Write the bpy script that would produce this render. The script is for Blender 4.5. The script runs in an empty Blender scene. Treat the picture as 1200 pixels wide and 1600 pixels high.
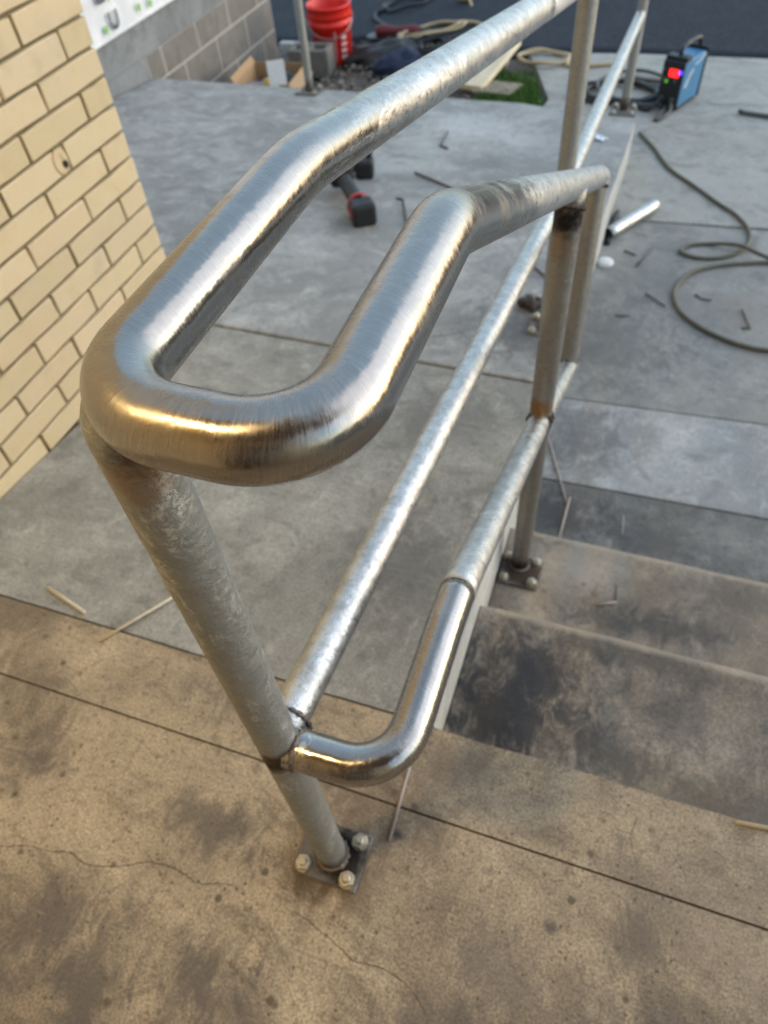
import bpy, bmesh, math, random
from mathutils import Vector, Matrix, noise as mnoise

C = bpy.context.scene.collection
PI = math.pi
rad = math.radians
rng = random.Random(7)

# ------------------------------------------------------------------ camera
R = ((0.9425174, 0.3270070, -0.0687555),
     (0.2126343, -0.7456449, -0.6315064),
     (-0.2577742, 0.5805860, -0.7723162))       # rows: right, down, forward
cam = bpy.data.cameras.new('camera')
camo = bpy.data.objects.new('camera', cam); C.objects.link(camo)
camo.matrix_world = Matrix(((R[0][0], -R[1][0], -R[2][0], 0.0),
                            (R[0][1], -R[1][1], -R[2][1], 0.0),
                            (R[0][2], -R[1][2], -R[2][2], 1.15),
                            (0, 0, 0, 1)))
cam.sensor_fit = 'VERTICAL'; cam.sensor_height = 36.0; cam.sensor_width = 27.0
cam.lens = 1101.055 / 1600 * 36
cam.clip_start = 0.02; cam.clip_end = 500
cam.dof.use_dof = True
cam.dof.focus_distance = 0.42
cam.dof.aperture_fstop = 9.0
bpy.context.scene.camera = camo

# ------------------------------------------------------------------ world, sun, exposure
SUN_EL, SUN_AZ = rad(12), rad(62)          # azimuth clockwise from +Y
world = bpy.data.worlds.new('World'); bpy.context.scene.world = world
world.use_nodes = True
wn = world.node_tree; wn.nodes.clear()
sky = wn.nodes.new('ShaderNodeTexSky'); sky.sky_type = 'NISHITA'
sky.sun_disc = False; sky.sun_elevation = SUN_EL; sky.sun_rotation = SUN_AZ
sky.air_density = 1.0; sky.dust_density = 0.5; sky.ozone_density = 1.5
bg = wn.nodes.new('ShaderNodeBackground'); bg.inputs['Strength'].default_value = 0.15
wo = wn.nodes.new('ShaderNodeOutputWorld')
veil = wn.nodes.new('ShaderNodeMix'); veil.data_type = 'RGBA'          # thin even cloud over the clear sky
veil.inputs[0].default_value = 0.4; veil.inputs[7].default_value = (2.2, 2.85, 3.3, 1)
wn.links.new(sky.outputs[0], veil.inputs[6]); wn.links.new(veil.outputs[2], bg.inputs[0]); wn.links.new(bg.outputs[0], wo.inputs[0])

sun = bpy.data.lights.new('sun', 'SUN'); sun.energy = 0.5; sun.angle = rad(75); sun.color = (1.0, 0.86, 0.76)
suno = bpy.data.objects.new('sun', sun); C.objects.link(suno)
sdir = Vector((math.sin(SUN_AZ) * math.cos(SUN_EL), math.cos(SUN_AZ) * math.cos(SUN_EL), math.sin(rad(24))))
suno.rotation_euler = sdir.to_track_quat('Z', 'Y').to_euler()

vs = bpy.context.scene.view_settings
bpy.context.scene.display_settings.display_device = 'sRGB'
vs.view_transform = 'Standard'; vs.look = 'None'; vs.gamma = 1; vs.use_curve_mapping = False
vs.exposure = 1.5

# ------------------------------------------------------------------ material helpers
class NT:
    def __init__(s, name):
        s.m = bpy.data.materials.new(name); s.m.use_nodes = True
        s.t = s.m.node_tree; s.t.nodes.clear()
        s.out = s.t.nodes.new('ShaderNodeOutputMaterial')
        s.b = s.t.nodes.new('ShaderNodeBsdfPrincipled')
        s.t.links.new(s.b.outputs[0], s.out.inputs[0])
        s._c = None
    def n(s, typ, **kw):
        nd = s.t.nodes.new('ShaderNode' + typ)
        for k, v in kw.items(): setattr(nd, k, v)
        return nd
    def put(s, sock, v):
        if isinstance(v, bpy.types.NodeSocket): s.t.links.new(v, sock)
        elif v is not None:
            if isinstance(v, (tuple, list)) and len(v) == 3 and sock.type == 'RGBA': v = (*v, 1)
            sock.default_value = v
    def P(s):
        if s._c is None: s._c = s.n('TexCoord').outputs['Object']
        return s._c
    def geo(s): return s.n('NewGeometry').outputs['Position']
    def uv(s): return s.n('TexCoord').outputs['UV']
    def map(s, v, scale=(1, 1, 1), loc=(0, 0, 0), rot=(0, 0, 0)):
        m = s.n('Mapping'); s.put(m.inputs[0], v)
        m.inputs['Scale'].default_value = scale; m.inputs['Location'].default_value = loc; m.inputs['Rotation'].default_value = rot
        return m.outputs[0]
    def noise(s, v, scale, detail=4, rough=0.55, dist=0.0):
        t = s.n('TexNoise'); s.put(t.inputs['Vector'], v)
        t.inputs['Scale'].default_value = scale; t.inputs['Detail'].default_value = detail
        t.inputs['Roughness'].default_value = rough; t.inputs['Distortion'].default_value = dist
        return t.outputs['Fac']
    def voro(s, v, scale, feat='F1', out='Distance', rnd=1.0):
        t = s.n('TexVoronoi', feature=feat); s.put(t.inputs['Vector'], v); t.inputs['Scale'].default_value = scale
        if 'Randomness' in t.inputs: t.inputs['Randomness'].default_value = rnd
        return t.outputs[out]
    def ramp(s, v, a, b, lo=0.0, hi=1.0, smooth=True):
        r = s.n('MapRange'); r.interpolation_type = 'SMOOTHSTEP' if smooth else 'LINEAR'
        s.put(r.inputs['Value'], v)
        r.inputs['From Min'].default_value = a; r.inputs['From Max'].default_value = b
        r.inputs['To Min'].default_value = lo; r.inputs['To Max'].default_value = hi
        return r.outputs[0]
    def math(s, op, a, b=0.0, c=None, clamp=False):
        m = s.n('Math', operation=op); m.use_clamp = clamp
        s.put(m.inputs[0], a); s.put(m.inputs[1], b)
        if c is not None: s.put(m.inputs[2], c)
        return m.outputs[0]
    def mix(s, f, a, b, mode='MIX'):
        m = s.n('Mix', data_type='RGBA', blend_type=mode)
        s.put(m.inputs[0], f); s.put(m.inputs[6], a); s.put(m.inputs[7], b)
        return m.outputs[2]
    def sep(s, v):
        x = s.n('SeparateXYZ'); s.put(x.inputs[0], v); return x.outputs
    def bump(s, h, strength, dist=0.01, prev=None):
        b = s.n('Bump'); s.put(b.inputs['Height'], h); b.inputs['Strength'].default_value = strength
        b.inputs['Distance'].default_value = dist
        if prev is not None: s.put(b.inputs['Normal'], prev)
        return b.outputs[0]
    def blob(s, P, x, y, rx, ry, nz, amt=1.5, z=None, edge=(1.25, 0.15)):
        """soft irregular patch round a point of the ground"""
        m = s.map(P, scale=(1 / rx, 1 / ry, 0.0), loc=(-x / rx, -y / ry, 0.0))
        l = s.n('VectorMath', operation='LENGTH'); s.put(l.inputs[0], m)
        d = s.math('MULTIPLY_ADD', s.math('SUBTRACT', nz, 0.5), amt * 2.2, l.outputs['Value'])
        return s.ramp(d, edge[0], edge[1])
    def fin(s, color=None, rough=None, metal=None, normal=None, **kw):
        if color is not None: s.put(s.b.inputs['Base Color'], color)
        if rough is not None: s.put(s.b.inputs['Roughness'], rough)
        if metal is not None: s.put(s.b.inputs['Metallic'], metal)
        if normal is not None: s.put(s.b.inputs['Normal'], normal)
        for k, v in kw.items(): s.put(s.b.inputs[k.replace('_', ' ')], v)
        return s.m

def simple(name, col, rough=0.5, metal=0.0, var=0.15, scale=30, bump=0.1):
    t = NT(name); P = t.P(); nz = t.noise(P, scale, 5)
    c = t.mix(nz, tuple(c * (1 - var) for c in col), tuple(min(1, c * (1 + var)) for c in col))
    return t.fin(c, t.ramp(nz, 0.3, 0.7, rough * 0.85, min(1, rough * 1.15)), metal, t.bump(t.noise(P, scale * 6, 3), bump, 0.002))

def concrete(name, base, dark, light, seed=0.0, broom=None, broom_amt=0.4, dots=0.0, stains=(), mott=(0.35, 0.7), rough=0.82, grain=0.5, bump=0.25, nosing=()):
    """stains: (x, y, rx, ry, strength, colour)"""
    t = NT(name); G = t.geo(); P = t.map(G, loc=(seed, seed * 1.7, 0))
    big = t.noise(P, 2.6, 7, 0.62, 0.4)
    mid = t.noise(P, 11, 6, 0.65, 0.6)
    fin = t.noise(P, 75, 5, 0.7)
    gr = t.noise(P, 270, 3, 0.7)
    c = t.mix(t.ramp(big, mott[0], mott[1]), dark, base)
    pat = t.noise(t.map(P, scale=(1, 1.25, 1), rot=(0, 0, 0.7), loc=(2, 7, 0)), 5.5, 9, 0.7, 1.2)
    c = t.mix(t.math('MULTIPLY', t.ramp(pat, 0.49, 0.63), 0.8), c, tuple(q * 0.8 for q in dark))
    c = t.mix(t.math('MULTIPLY', t.ramp(pat, 0.46, 0.32), 0.5), c, light)
    c = t.mix(t.math('MULTIPLY', t.ramp(mid, 0.48, 0.75), 0.65), c, light)
    c = t.mix(t.math('MULTIPLY', t.ramp(mid, 0.46, 0.28), 0.55), c, dark)
    c = t.mix(t.math('MULTIPLY', t.ramp(fin, 0.5, 0.32), 0.75), c, dark)
    gcol = t.ramp(gr, 0.3, 0.7, 1 - grain * 0.75, 1 + grain * 0.75)
    cc = t.n('CombineColor')
    for i in range(3): t.put(cc.inputs[i], gcol)
    c = t.mix(1.0, c, cc.outputs[0], 'MULTIPLY')
    snz = t.noise(t.map(P, scale=(1.5, 0.8, 1), rot=(0, 0, 0.5)), 17, 9, 0.74, 1.0)
    for (x, y, rx, ry, st, col) in stains:
        c = t.mix(t.math('MULTIPLY', t.blob(G, x, y, rx, ry, snz), st), c, col)
    if dots:
        v = t.voro(P, 24); sel = t.ramp(t.noise(P, 9, 2), 0.42, 0.58)
        d = t.math('MULTIPLY', t.ramp(v, 0.19, 0.10), sel)
        v2 = t.voro(t.map(P, loc=(3.1, 1.2, 0)), 70); d2 = t.math('MULTIPLY', t.ramp(v2, 0.22, 0.12), t.ramp(t.noise(P, 15, 2), 0.44, 0.58))
        c = t.mix(t.math('MULTIPLY', t.math('MAXIMUM', d, d2), dots), c, tuple(q * 0.22 for q in base))
    for k, (ang, sc) in enumerate(((0.5, (9, 190, 1)), (-0.9, (7, 230, 1)), (1.3, (11, 160, 1)))):
        sf = t.noise(t.map(P, scale=sc, rot=(0, 0, ang), loc=(k * 5, 3, 0)), 1.0, 2, 0.5)
        sm_ = t.math('MULTIPLY', t.ramp(sf, 0.70, 0.76), t.ramp(t.noise(t.map(P, loc=(k * 9, 2, 0)), 7, 3), 0.52, 0.62))
        c = t.mix(t.math('MULTIPLY', sm_, 0.45), c, light if k != 1 else dark)
    for yn in nosing:
        e = t.math('MULTIPLY_ADD', t.math('SUBTRACT', mid, 0.5), 0.02, t.sep(G)[1])
        c = t.mix(t.math('MULTIPLY', t.math('MULTIPLY', t.ramp(e, yn - 0.018, yn - 0.002), t.ramp(t.sep(G)[1], yn + 0.012, yn + 0.004)), 0.6), c, light)
    nb = t.bump(fin, bump, 0.004)
    nb = t.bump(gr, bump * 0.8, 0.0015, nb)
    if broom:
        m = t.map(P, scale=broom)
        br = t.noise(m, 1.0, 4, 0.7)
        nb = t.bump(br, broom_amt, 0.003, nb)
        c = t.mix(t.math('MULTIPLY', t.ramp(br, 0.55, 0.3), 0.35 * broom_amt * 2), c, dark)
    r = t.ramp(mid, 0.3, 0.7, rough - 0.1, rough + 0.1)
    return t.fin(c, r, 0.0, nb)

SOOT = (0.018, 0.019, 0.022); GREY = (0.10, 0.09, 0.085); SMUDGE = (0.088, 0.078, 0.070)
M = {}
M['landing'] = concrete('tan_concrete', (0.375, 0.308, 0.213), (0.175, 0.142, 0.103), (0.475, 0.395, 0.28), 0.0, broom=(3, 260, 3), broom_amt=0.12, dots=0.85, grain=0.55, mott=(0.34, 0.62),
    stains=[(-0.60, 0.0, 0.07, 0.08, 0.75, SMUDGE), (-0.50, -0.06, 0.06, 0.12, 0.8, SMUDGE), (-0.36, 0.0, 0.09, 0.07, 0.85, SMUDGE), (-0.27, -0.05, 0.05, 0.12, 0.6, SMUDGE),
            (-0.43, 0.185, 0.11, 0.05, 0.7, SMUDGE), (-0.48, 0.39, 0.14, 0.05, 0.6, SMUDGE), (-0.33, 0.34, 0.10, 0.06, 0.5, SMUDGE),
            (0.03, 0.14, 0.07, 0.06, 0.5, GREY), (0.20, 0.24, 0.035, 0.06, 0.65, SMUDGE), (0.25, 0.10, 0.10, 0.09, 0.7, SMUDGE), (0.0, 0.04, 0.13, 0.06, 0.7, SMUDGE),
            (-0.237, 0.20, 0.125, 0.10, 0.6, (0.085, 0.055, 0.034)), (-0.26, 0.155, 0.05, 0.025, 0.6, (0.07, 0.04, 0.02)), (-0.19, 0.30, 0.10, 0.05, 0.5, (0.10, 0.07, 0.045)), (-0.10, 0.39, 0.07, 0.045, 0.5, SMUDGE), (-0.78, 0.19, 0.07, 0.05, 0.5, SMUDGE), (-0.7, -0.1, 0.12, 0.06, 0.6, SMUDGE), (-0.155, 0.265, 0.012, 0.010, 0.95, SOOT),
            (0.09, 0.215, 0.012, 0.011, 0.9, SMUDGE), (0.32, 0.28, 0.16, 0.12, 0.35, (0.20, 0.16, 0.12))])
M['ramp'] = concrete('grey_concrete', (0.325, 0.328, 0.305), (0.205, 0.207, 0.192), (0.44, 0.445, 0.42), 5.0, broom=(2.2, 150, 2), broom_amt=0.35, dots=0.35, grain=0.4,
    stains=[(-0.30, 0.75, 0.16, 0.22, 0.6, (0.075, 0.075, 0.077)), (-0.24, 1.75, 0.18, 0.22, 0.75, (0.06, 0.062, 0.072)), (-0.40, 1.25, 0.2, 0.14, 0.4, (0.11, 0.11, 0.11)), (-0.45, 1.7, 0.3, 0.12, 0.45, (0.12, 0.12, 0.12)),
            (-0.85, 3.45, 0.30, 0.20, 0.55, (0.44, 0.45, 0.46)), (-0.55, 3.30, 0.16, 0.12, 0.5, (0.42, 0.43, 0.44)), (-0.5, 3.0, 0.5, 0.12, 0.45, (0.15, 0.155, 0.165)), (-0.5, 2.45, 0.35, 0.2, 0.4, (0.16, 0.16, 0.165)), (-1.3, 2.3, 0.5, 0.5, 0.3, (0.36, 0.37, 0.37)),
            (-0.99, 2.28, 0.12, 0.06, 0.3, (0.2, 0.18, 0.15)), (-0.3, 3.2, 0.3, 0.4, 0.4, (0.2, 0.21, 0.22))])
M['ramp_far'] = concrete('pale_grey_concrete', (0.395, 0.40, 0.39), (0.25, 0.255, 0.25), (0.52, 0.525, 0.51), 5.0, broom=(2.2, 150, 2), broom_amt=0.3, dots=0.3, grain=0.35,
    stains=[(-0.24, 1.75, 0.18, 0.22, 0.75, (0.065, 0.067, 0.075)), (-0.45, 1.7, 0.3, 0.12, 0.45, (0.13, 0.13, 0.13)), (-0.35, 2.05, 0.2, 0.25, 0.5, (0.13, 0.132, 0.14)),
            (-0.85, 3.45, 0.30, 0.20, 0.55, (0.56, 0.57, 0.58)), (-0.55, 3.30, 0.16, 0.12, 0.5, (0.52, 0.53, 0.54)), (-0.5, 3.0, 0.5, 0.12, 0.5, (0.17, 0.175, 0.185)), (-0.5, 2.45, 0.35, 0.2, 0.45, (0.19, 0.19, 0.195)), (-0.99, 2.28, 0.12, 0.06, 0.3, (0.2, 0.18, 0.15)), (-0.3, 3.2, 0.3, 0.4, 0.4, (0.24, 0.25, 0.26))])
M['step'] = concrete('worn_step_concrete', (0.34, 0.285, 0.22), (0.175, 0.148, 0.117), (0.44, 0.38, 0.30), 9.0, broom=(2, 160, 2), broom_amt=0.12, dots=0.5, grain=0.5,
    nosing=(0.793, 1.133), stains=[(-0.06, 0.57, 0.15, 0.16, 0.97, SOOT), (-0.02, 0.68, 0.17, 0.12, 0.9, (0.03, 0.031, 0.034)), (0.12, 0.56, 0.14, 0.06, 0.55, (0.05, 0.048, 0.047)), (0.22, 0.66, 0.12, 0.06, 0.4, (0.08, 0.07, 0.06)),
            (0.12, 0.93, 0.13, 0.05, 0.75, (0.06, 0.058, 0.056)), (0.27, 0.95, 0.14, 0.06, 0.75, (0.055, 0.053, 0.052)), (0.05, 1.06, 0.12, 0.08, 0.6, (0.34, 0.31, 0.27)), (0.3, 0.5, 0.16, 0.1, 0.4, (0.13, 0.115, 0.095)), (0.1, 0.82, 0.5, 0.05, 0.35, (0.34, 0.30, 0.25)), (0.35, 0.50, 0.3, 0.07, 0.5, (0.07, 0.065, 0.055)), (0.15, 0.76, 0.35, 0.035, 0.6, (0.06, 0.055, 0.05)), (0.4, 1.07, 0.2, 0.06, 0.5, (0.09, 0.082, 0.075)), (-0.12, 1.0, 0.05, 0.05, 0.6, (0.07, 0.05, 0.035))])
M['slab_dark'] = concrete('sooty_pavement_concrete', (0.215, 0.21, 0.195), (0.12, 0.118, 0.112), (0.30, 0.29, 0.27), 13.0, broom=(2, 140, 2), broom_amt=0.2, dots=0.4,
    stains=[(-0.05, 1.33, 0.2, 0.1, 0.8, (0.045, 0.046, 0.05)), (0.2, 1.3, 0.14, 0.1, 0.6, (0.06, 0.06, 0.06)), (0.4, 1.38, 0.1, 0.06, 0.4, (0.3, 0.28, 0.25))])
M['slab_light'] = concrete('pale_pavement_concrete', (0.41, 0.41, 0.40), (0.27, 0.27, 0.265), (0.54, 0.54, 0.53), 17.0, broom=(2.2, 110, 2), broom_amt=0.45, grain=0.35,
    stains=[(-0.05, 1.65, 0.14, 0.2, 0.7, (0.10, 0.10, 0.105)), (0.12, 1.72, 0.12, 0.1, 0.4, (0.13, 0.13, 0.13))])
M['slab_mid'] = concrete('grey_pavement_concrete', (0.32, 0.315, 0.29), (0.215, 0.212, 0.197), (0.39, 0.385, 0.36), 21.0, broom=(2.0, 60, 2), broom_amt=0.15, grain=0.35,
    stains=[(-0.02, 2.15, 0.3, 0.3, 0.6, (0.10, 0.10, 0.10)), (0.15, 2.45, 0.25, 0.25, 0.4, (0.16, 0.158, 0.155)), (0.05, 2.6, 0.15, 0.2, 0.35, (0.14, 0.14, 0.14)), (0.42, 2.45, 0.1, 0.12, 0.4, (0.27, 0.215, 0.18)), (0.36, 2.95, 0.12, 0.05, 0.35, (0.25, 0.2, 0.17))])
M['slab_far'] = concrete('clean_pavement_concrete', (0.37, 0.36, 0.325), (0.28, 0.272, 0.245), (0.43, 0.42, 0.38), 25.0, grain=0.35, mott=(0.2, 0.6))
M['side'] = concrete('formed_concrete_face', (0.50, 0.50, 0.47), (0.40, 0.40, 0.375), (0.58, 0.58, 0.55), 31.0, grain=0.3)
M['block'] = concrete('block_concrete', (0.215, 0.20, 0.18), (0.165, 0.153, 0.137), (0.26, 0.245, 0.222), 41.0, grain=0.6, bump=0.6)
M['joint'] = simple('dark_joint', (0.05, 0.042, 0.032), 0.95, var=0.4)
M['blockmortar'] = simple('pale_block_mortar', (0.42, 0.40, 0.365), 0.9)
M['footing'] = concrete('footing_concrete', (0.25, 0.262, 0.27), (0.185, 0.195, 0.20), (0.30, 0.312, 0.32), 51.0, grain=0.3)

def asphalt():
    t = NT('asphalt'); P = t.geo()
    a = t.noise(P, 75, 5, 0.75); b = t.noise(P, 5, 6, 0.6); v = t.voro(P, 60)
    c = t.mix(t.ramp(a, 0.3, 0.72), (0.008, 0.011, 0.016), (0.055, 0.066, 0.083))
    c = t.mix(t.math('MULTIPLY', t.ramp(b, 0.45, 0.7), 0.35), c, (0.052, 0.056, 0.062))
    n = t.bump(v, 0.6, 0.008); n = t.bump(a, 0.5, 0.006, n)
    t.b.inputs['Specular IOR Level'].default_value = 0.2
    return t.fin(c, 0.95, 0, n)
M['asphalt'] = asphalt()
def dirt():
    t = NT('gravelly_dirt'); P = t.geo()
    a = t.noise(P, 40, 6, 0.7); b = t.noise(P, 4, 5, 0.6)
    c = t.mix(t.ramp(a, 0.3, 0.7), (0.07, 0.058, 0.046), (0.22, 0.195, 0.165))
    c = t.mix(t.math('MULTIPLY', t.ramp(b, 0.45, 0.65), 0.4), c, (0.12, 0.11, 0.10))
    return t.fin(c, 0.95, 0, t.bump(a, 0.8, 0.02))
M['dirt'] = dirt()

def brick_mat():
    t = NT('cream_brick'); P = t.P()
    o = t.n('ObjectInfo').outputs['Random']
    G = t.geo()
    a = t.noise(G, 18, 5, 0.6); f = t.noise(G, 300, 3, 0.7); h = t.noise(G, 900, 2)
    c = t.mix(o, (0.54, 0.43, 0.255), (0.67, 0.55, 0.355))
    cr = t.n('ValToRGB'); t.put(cr.inputs[0], t.math('FRACT', t.math('MULTIPLY', o, 7.3)))
    e = cr.color_ramp.elements; e[0].color = (0.58, 0.475, 0.285, 1); e[1].color = (0.645, 0.51, 0.345, 1)
    c = t.mix(0.5, c, cr.outputs[0])
    c = t.mix(t.math('MULTIPLY', t.ramp(a, 0.5, 0.75), 0.35), c, (0.52, 0.36, 0.185))
    c = t.mix(t.math('MULTIPLY', t.ramp(a, 0.42, 0.25), 0.3), c, (0.52, 0.45, 0.34))
    c = t.mix(t.math('MULTIPLY', t.ramp(f, 0.40, 0.26), 0.7), c, (0.32, 0.23, 0.115))
    sm = t.noise(G, 6, 4); c = t.mix(t.math('MULTIPLY', t.ramp(sm, 0.56, 0.74), 0.4), c, (0.38, 0.31, 0.22))
    n = t.bump(f, 0.25, 0.002); n = t.bump(h, 0.2, 0.001, n)
    return t.fin(c, 0.78, 0, n)
M['brick'] = brick_mat()
def mortar():
    t = NT('raked_mortar'); G = t.geo(); a = t.noise(G, 200, 4, 0.7); b = t.noise(G, 12, 4)
    c = t.mix(a, (0.15, 0.118, 0.065), (0.25, 0.20, 0.115)); c = t.mix(t.math('MULTIPLY', t.ramp(b, 0.5, 0.7), 0.5), c, (0.11, 0.085, 0.045))
    return t.fin(c, 0.95, 0, t.bump(a, 0.7, 0.004))
M['mortar'] = mortar()

def steel(name, lo, hi, rough, galv_y=None, galv_dir=1, heat=None, base=(0.355, 0.335, 0.312)):
    """brushed steel; turns to galvanised pipe past galv_y; UV: u metres along, v 0..1 round"""
    t = NT(name); uv = t.uv(); G = t.geo()
    su = t.sep(uv)
    # brush marks run round the pipe, slightly oblique
    w = t.n('CombineXYZ'); t.put(w.inputs[0], t.math('ADD', su[0], t.math('MULTIPLY', su[1], 0.02))); t.put(w.inputs[1], su[1])
    b1 = t.noise(t.map(w.outputs[0], scale=(1500, 9, 1)), 1.0, 3, 0.6)
    b2 = t.noise(t.map(w.outputs[0], scale=(520, 5, 1), rot=(0, 0, 0.004)), 1.0, 4, 0.7)
    b3 = t.noise(t.map(w.outputs[0], scale=(2600, 40, 1), rot=(0, 0, -0.02)), 1.0, 2, 0.6)
    blot = t.noise(G, 26, 5, 0.6); spot = t.noise(G, 90, 3, 0.6)
    br = t.math('ADD', t.math('MULTIPLY', b1, 0.5), t.math('ADD', t.math('MULTIPLY', b2, 0.35), t.math('MULTIPLY', b3, 0.25)))
    col = t.mix(t.ramp(br, 0.35, 0.75), tuple(c * 0.84 for c in base), tuple(min(1, c * 1.1) for c in base))
    col = t.mix(t.math('MULTIPLY', t.ramp(blot, 0.55, 0.72), 0.22), col, (0.42, 0.40, 0.39))
    # faint oval stains of the old coating
    ov = t.voro(t.map(G, scale=(1, 1, 1)), 55); ovm = t.math('MULTIPLY', t.ramp(ov, 0.24, 0.12), t.ramp(t.noise(G, 12, 2), 0.52, 0.62))
    col = t.mix(t.math('MULTIPLY', ovm, 0.3), col, (0.33, 0.31, 0.31))
    r = t.math('ADD', t.ramp(br, 0.3, 0.8, lo, hi), t.ramp(blot, 0.4, 0.68, 0.0, 0.13))
    # deep random scratches
    dsx = t.noise(t.map(w.outputs[0], scale=(900, 14, 1), loc=(4, 2, 0)), 1.0, 1, 0.4)
    nb = t.bump(br, 0.10, 0.0008)
    nb = t.bump(t.ramp(dsx, 0.68, 0.74), 0.12, 0.0006, nb)
    nb = t.bump(t.noise(G, 34, 3), 0.26, 0.004, nb)
    sg = t.sep(G)
    scr = t.noise(t.map(G, scale=(90, 34, 160), rot=(0.5, 0.2, 0.3)), 1.0, 5, 0.75, 1.5)
    scm = t.math('MULTIPLY', t.ramp(scr, 0.50, 0.58), t.math('MULTIPLY', t.ramp(sg[2], 0.925, 0.912), t.math('MULTIPLY', t.ramp(sg[0], -0.232, -0.224), t.ramp(sg[0], -0.195, -0.205))))
    col = t.mix(t.math('MULTIPLY', scm, 0.6), col, (0.75, 0.74, 0.72)); r = t.math('ADD', r, t.math('MULTIPLY', scm, 0.25))
    metal = 1.0
    if galv_y is not None:
        gcol, gr, gn = galv_nodes(t, G, uv)
        gy = t.math('MULTIPLY_ADD', t.math('SUBTRACT', t.noise(t.map(w.outputs[0], scale=(26, 7, 1)), 1.0, 5, 0.75), 0.5), 0.42, t.sep(G)[1])
        f = t.ramp(gy, galv_y - 0.06, galv_y + 0.13)
        col = t.mix(f, col, gcol)
        mr = t.n('Mix', data_type='FLOAT'); t.put(mr.inputs[0], f); t.put(mr.inputs[2], r); t.put(mr.inputs[3], gr); r = mr.outputs[0]
        mn = t.n('Mix', data_type='VECTOR'); t.put(mn.inputs[0], f); t.put(mn.inputs[4], nb); t.put(mn.inputs[5], gn); nb = mn.outputs[1]
    if heat:
        nz = t.noise(G, 60, 5, 0.7)
        for (x, y, z, rr, st, hc) in heat:
            m = t.map(G, scale=(1 / rr,) * 3, loc=(-x / rr, -y / rr, -z / rr)); l = t.n('VectorMath', operation='LENGTH'); t.put(l.inputs[0], m)
            d = t.math('MULTIPLY_ADD', t.math('SUBTRACT', nz, 0.5), 1.0, l.outputs['Value'])
            fm = t.math('MULTIPLY', t.ramp(d, 1.05, 0.5), st)
            col = t.mix(fm, col, hc); r = t.math('ADD', r, t.math('MULTIPLY', fm, 0.15))
    tg = t.n('Tangent', direction_type='UV_MAP')
    t.fin(col, r, metal, nb, Anisotropic=0.55, Tangent=tg.outputs[0])
    return t.m

def galv_nodes(t, G, uv, dull=0.0):
    sp = t.voro(G, 130, 'F1', 'Color'); sps = t.sep(sp)
    a = t.noise(t.map(uv, scale=(120, 9, 1)), 1.0, 5, 0.7, 0.4); b = t.noise(G, 45, 5, 0.65); d = t.noise(G, 330, 3, 0.7)
    c = t.mix(t.ramp(b, 0.35, 0.65), (0.42, 0.43, 0.43), (0.60, 0.61, 0.61))
    c = t.mix(t.math('MULTIPLY', t.ramp(a, 0.52, 0.68), 0.75), c, (0.30, 0.30, 0.295))
    c = t.mix(t.math('MULTIPLY', sps[0], 0.22), c, (0.74, 0.75, 0.76))
    r = t.math('ADD', t.ramp(a, 0.35, 0.68, 0.19 + dull, 0.44 + dull), t.math('MULTIPLY', sps[1], 0.10))
    n = t.bump(a, 0.55, 0.0028); n = t.bump(t.noise(G, 150, 4, 0.7), 0.5, 0.0016, n); n = t.bump(d, 0.45, 0.001, n); n = t.bump(sps[2], 0.10, 0.001, n)
    return c, r, n

def galv(name, dull=0.0, metal=1.0, heat=(), tint=None, patches=0.0, spec=0.5):
    t = NT(name); G = t.geo(); uv = t.uv()
    c, r, n = galv_nodes(t, G, uv, dull)
    if tint: c = t.mix(0.8, c, tint)
    if patches:
        p = t.noise(t.map(G, scale=(1, 1, 0.45)), 26, 6, 0.75, 0.6)
        pm = t.math('MULTIPLY', t.ramp(p, 0.53, 0.64), patches)
        fl = t.noise(G, 240, 4, 0.75); pm = t.math('MULTIPLY', pm, t.ramp(fl, 0.42, 0.56))
        c = t.mix(pm, c, (0.74, 0.75, 0.72))
        q = t.noise(G, 34, 5, 0.7); c = t.mix(t.math('MULTIPLY', t.ramp(q, 0.6, 0.74), 0.45), c, (0.20, 0.19, 0.175))
        ds = t.voro(G, 90); c = t.mix(t.math('MULTIPLY', t.math('MULTIPLY', t.ramp(ds, 0.12, 0.05), t.ramp(t.noise(G, 20, 2), 0.55, 0.62)), 0.9), c, (0.06, 0.04, 0.03))
    nz = t.noise(G, 60, 5, 0.7)
    for (x, y, z, rr, st, hc) in heat:
        m = t.map(G, scale=(1 / rr,) * 3, loc=(-x / rr, -y / rr, -z / rr)); l = t.n('VectorMath', operation='LENGTH'); t.put(l.inputs[0], m)
        d = t.math('MULTIPLY_ADD', t.math('SUBTRACT', nz, 0.5), 1.0, l.outputs['Value'])
        fm = t.math('MULTIPLY', t.ramp(d, 1.05, 0.5), st); c = t.mix(fm, c, hc); r = t.math('ADD', r, t.math('MULTIPLY', fm, 0.12))
    t.b.inputs['Specular IOR Level'].default_value = spec
    return t.fin(c, r, metal, n)

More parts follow.
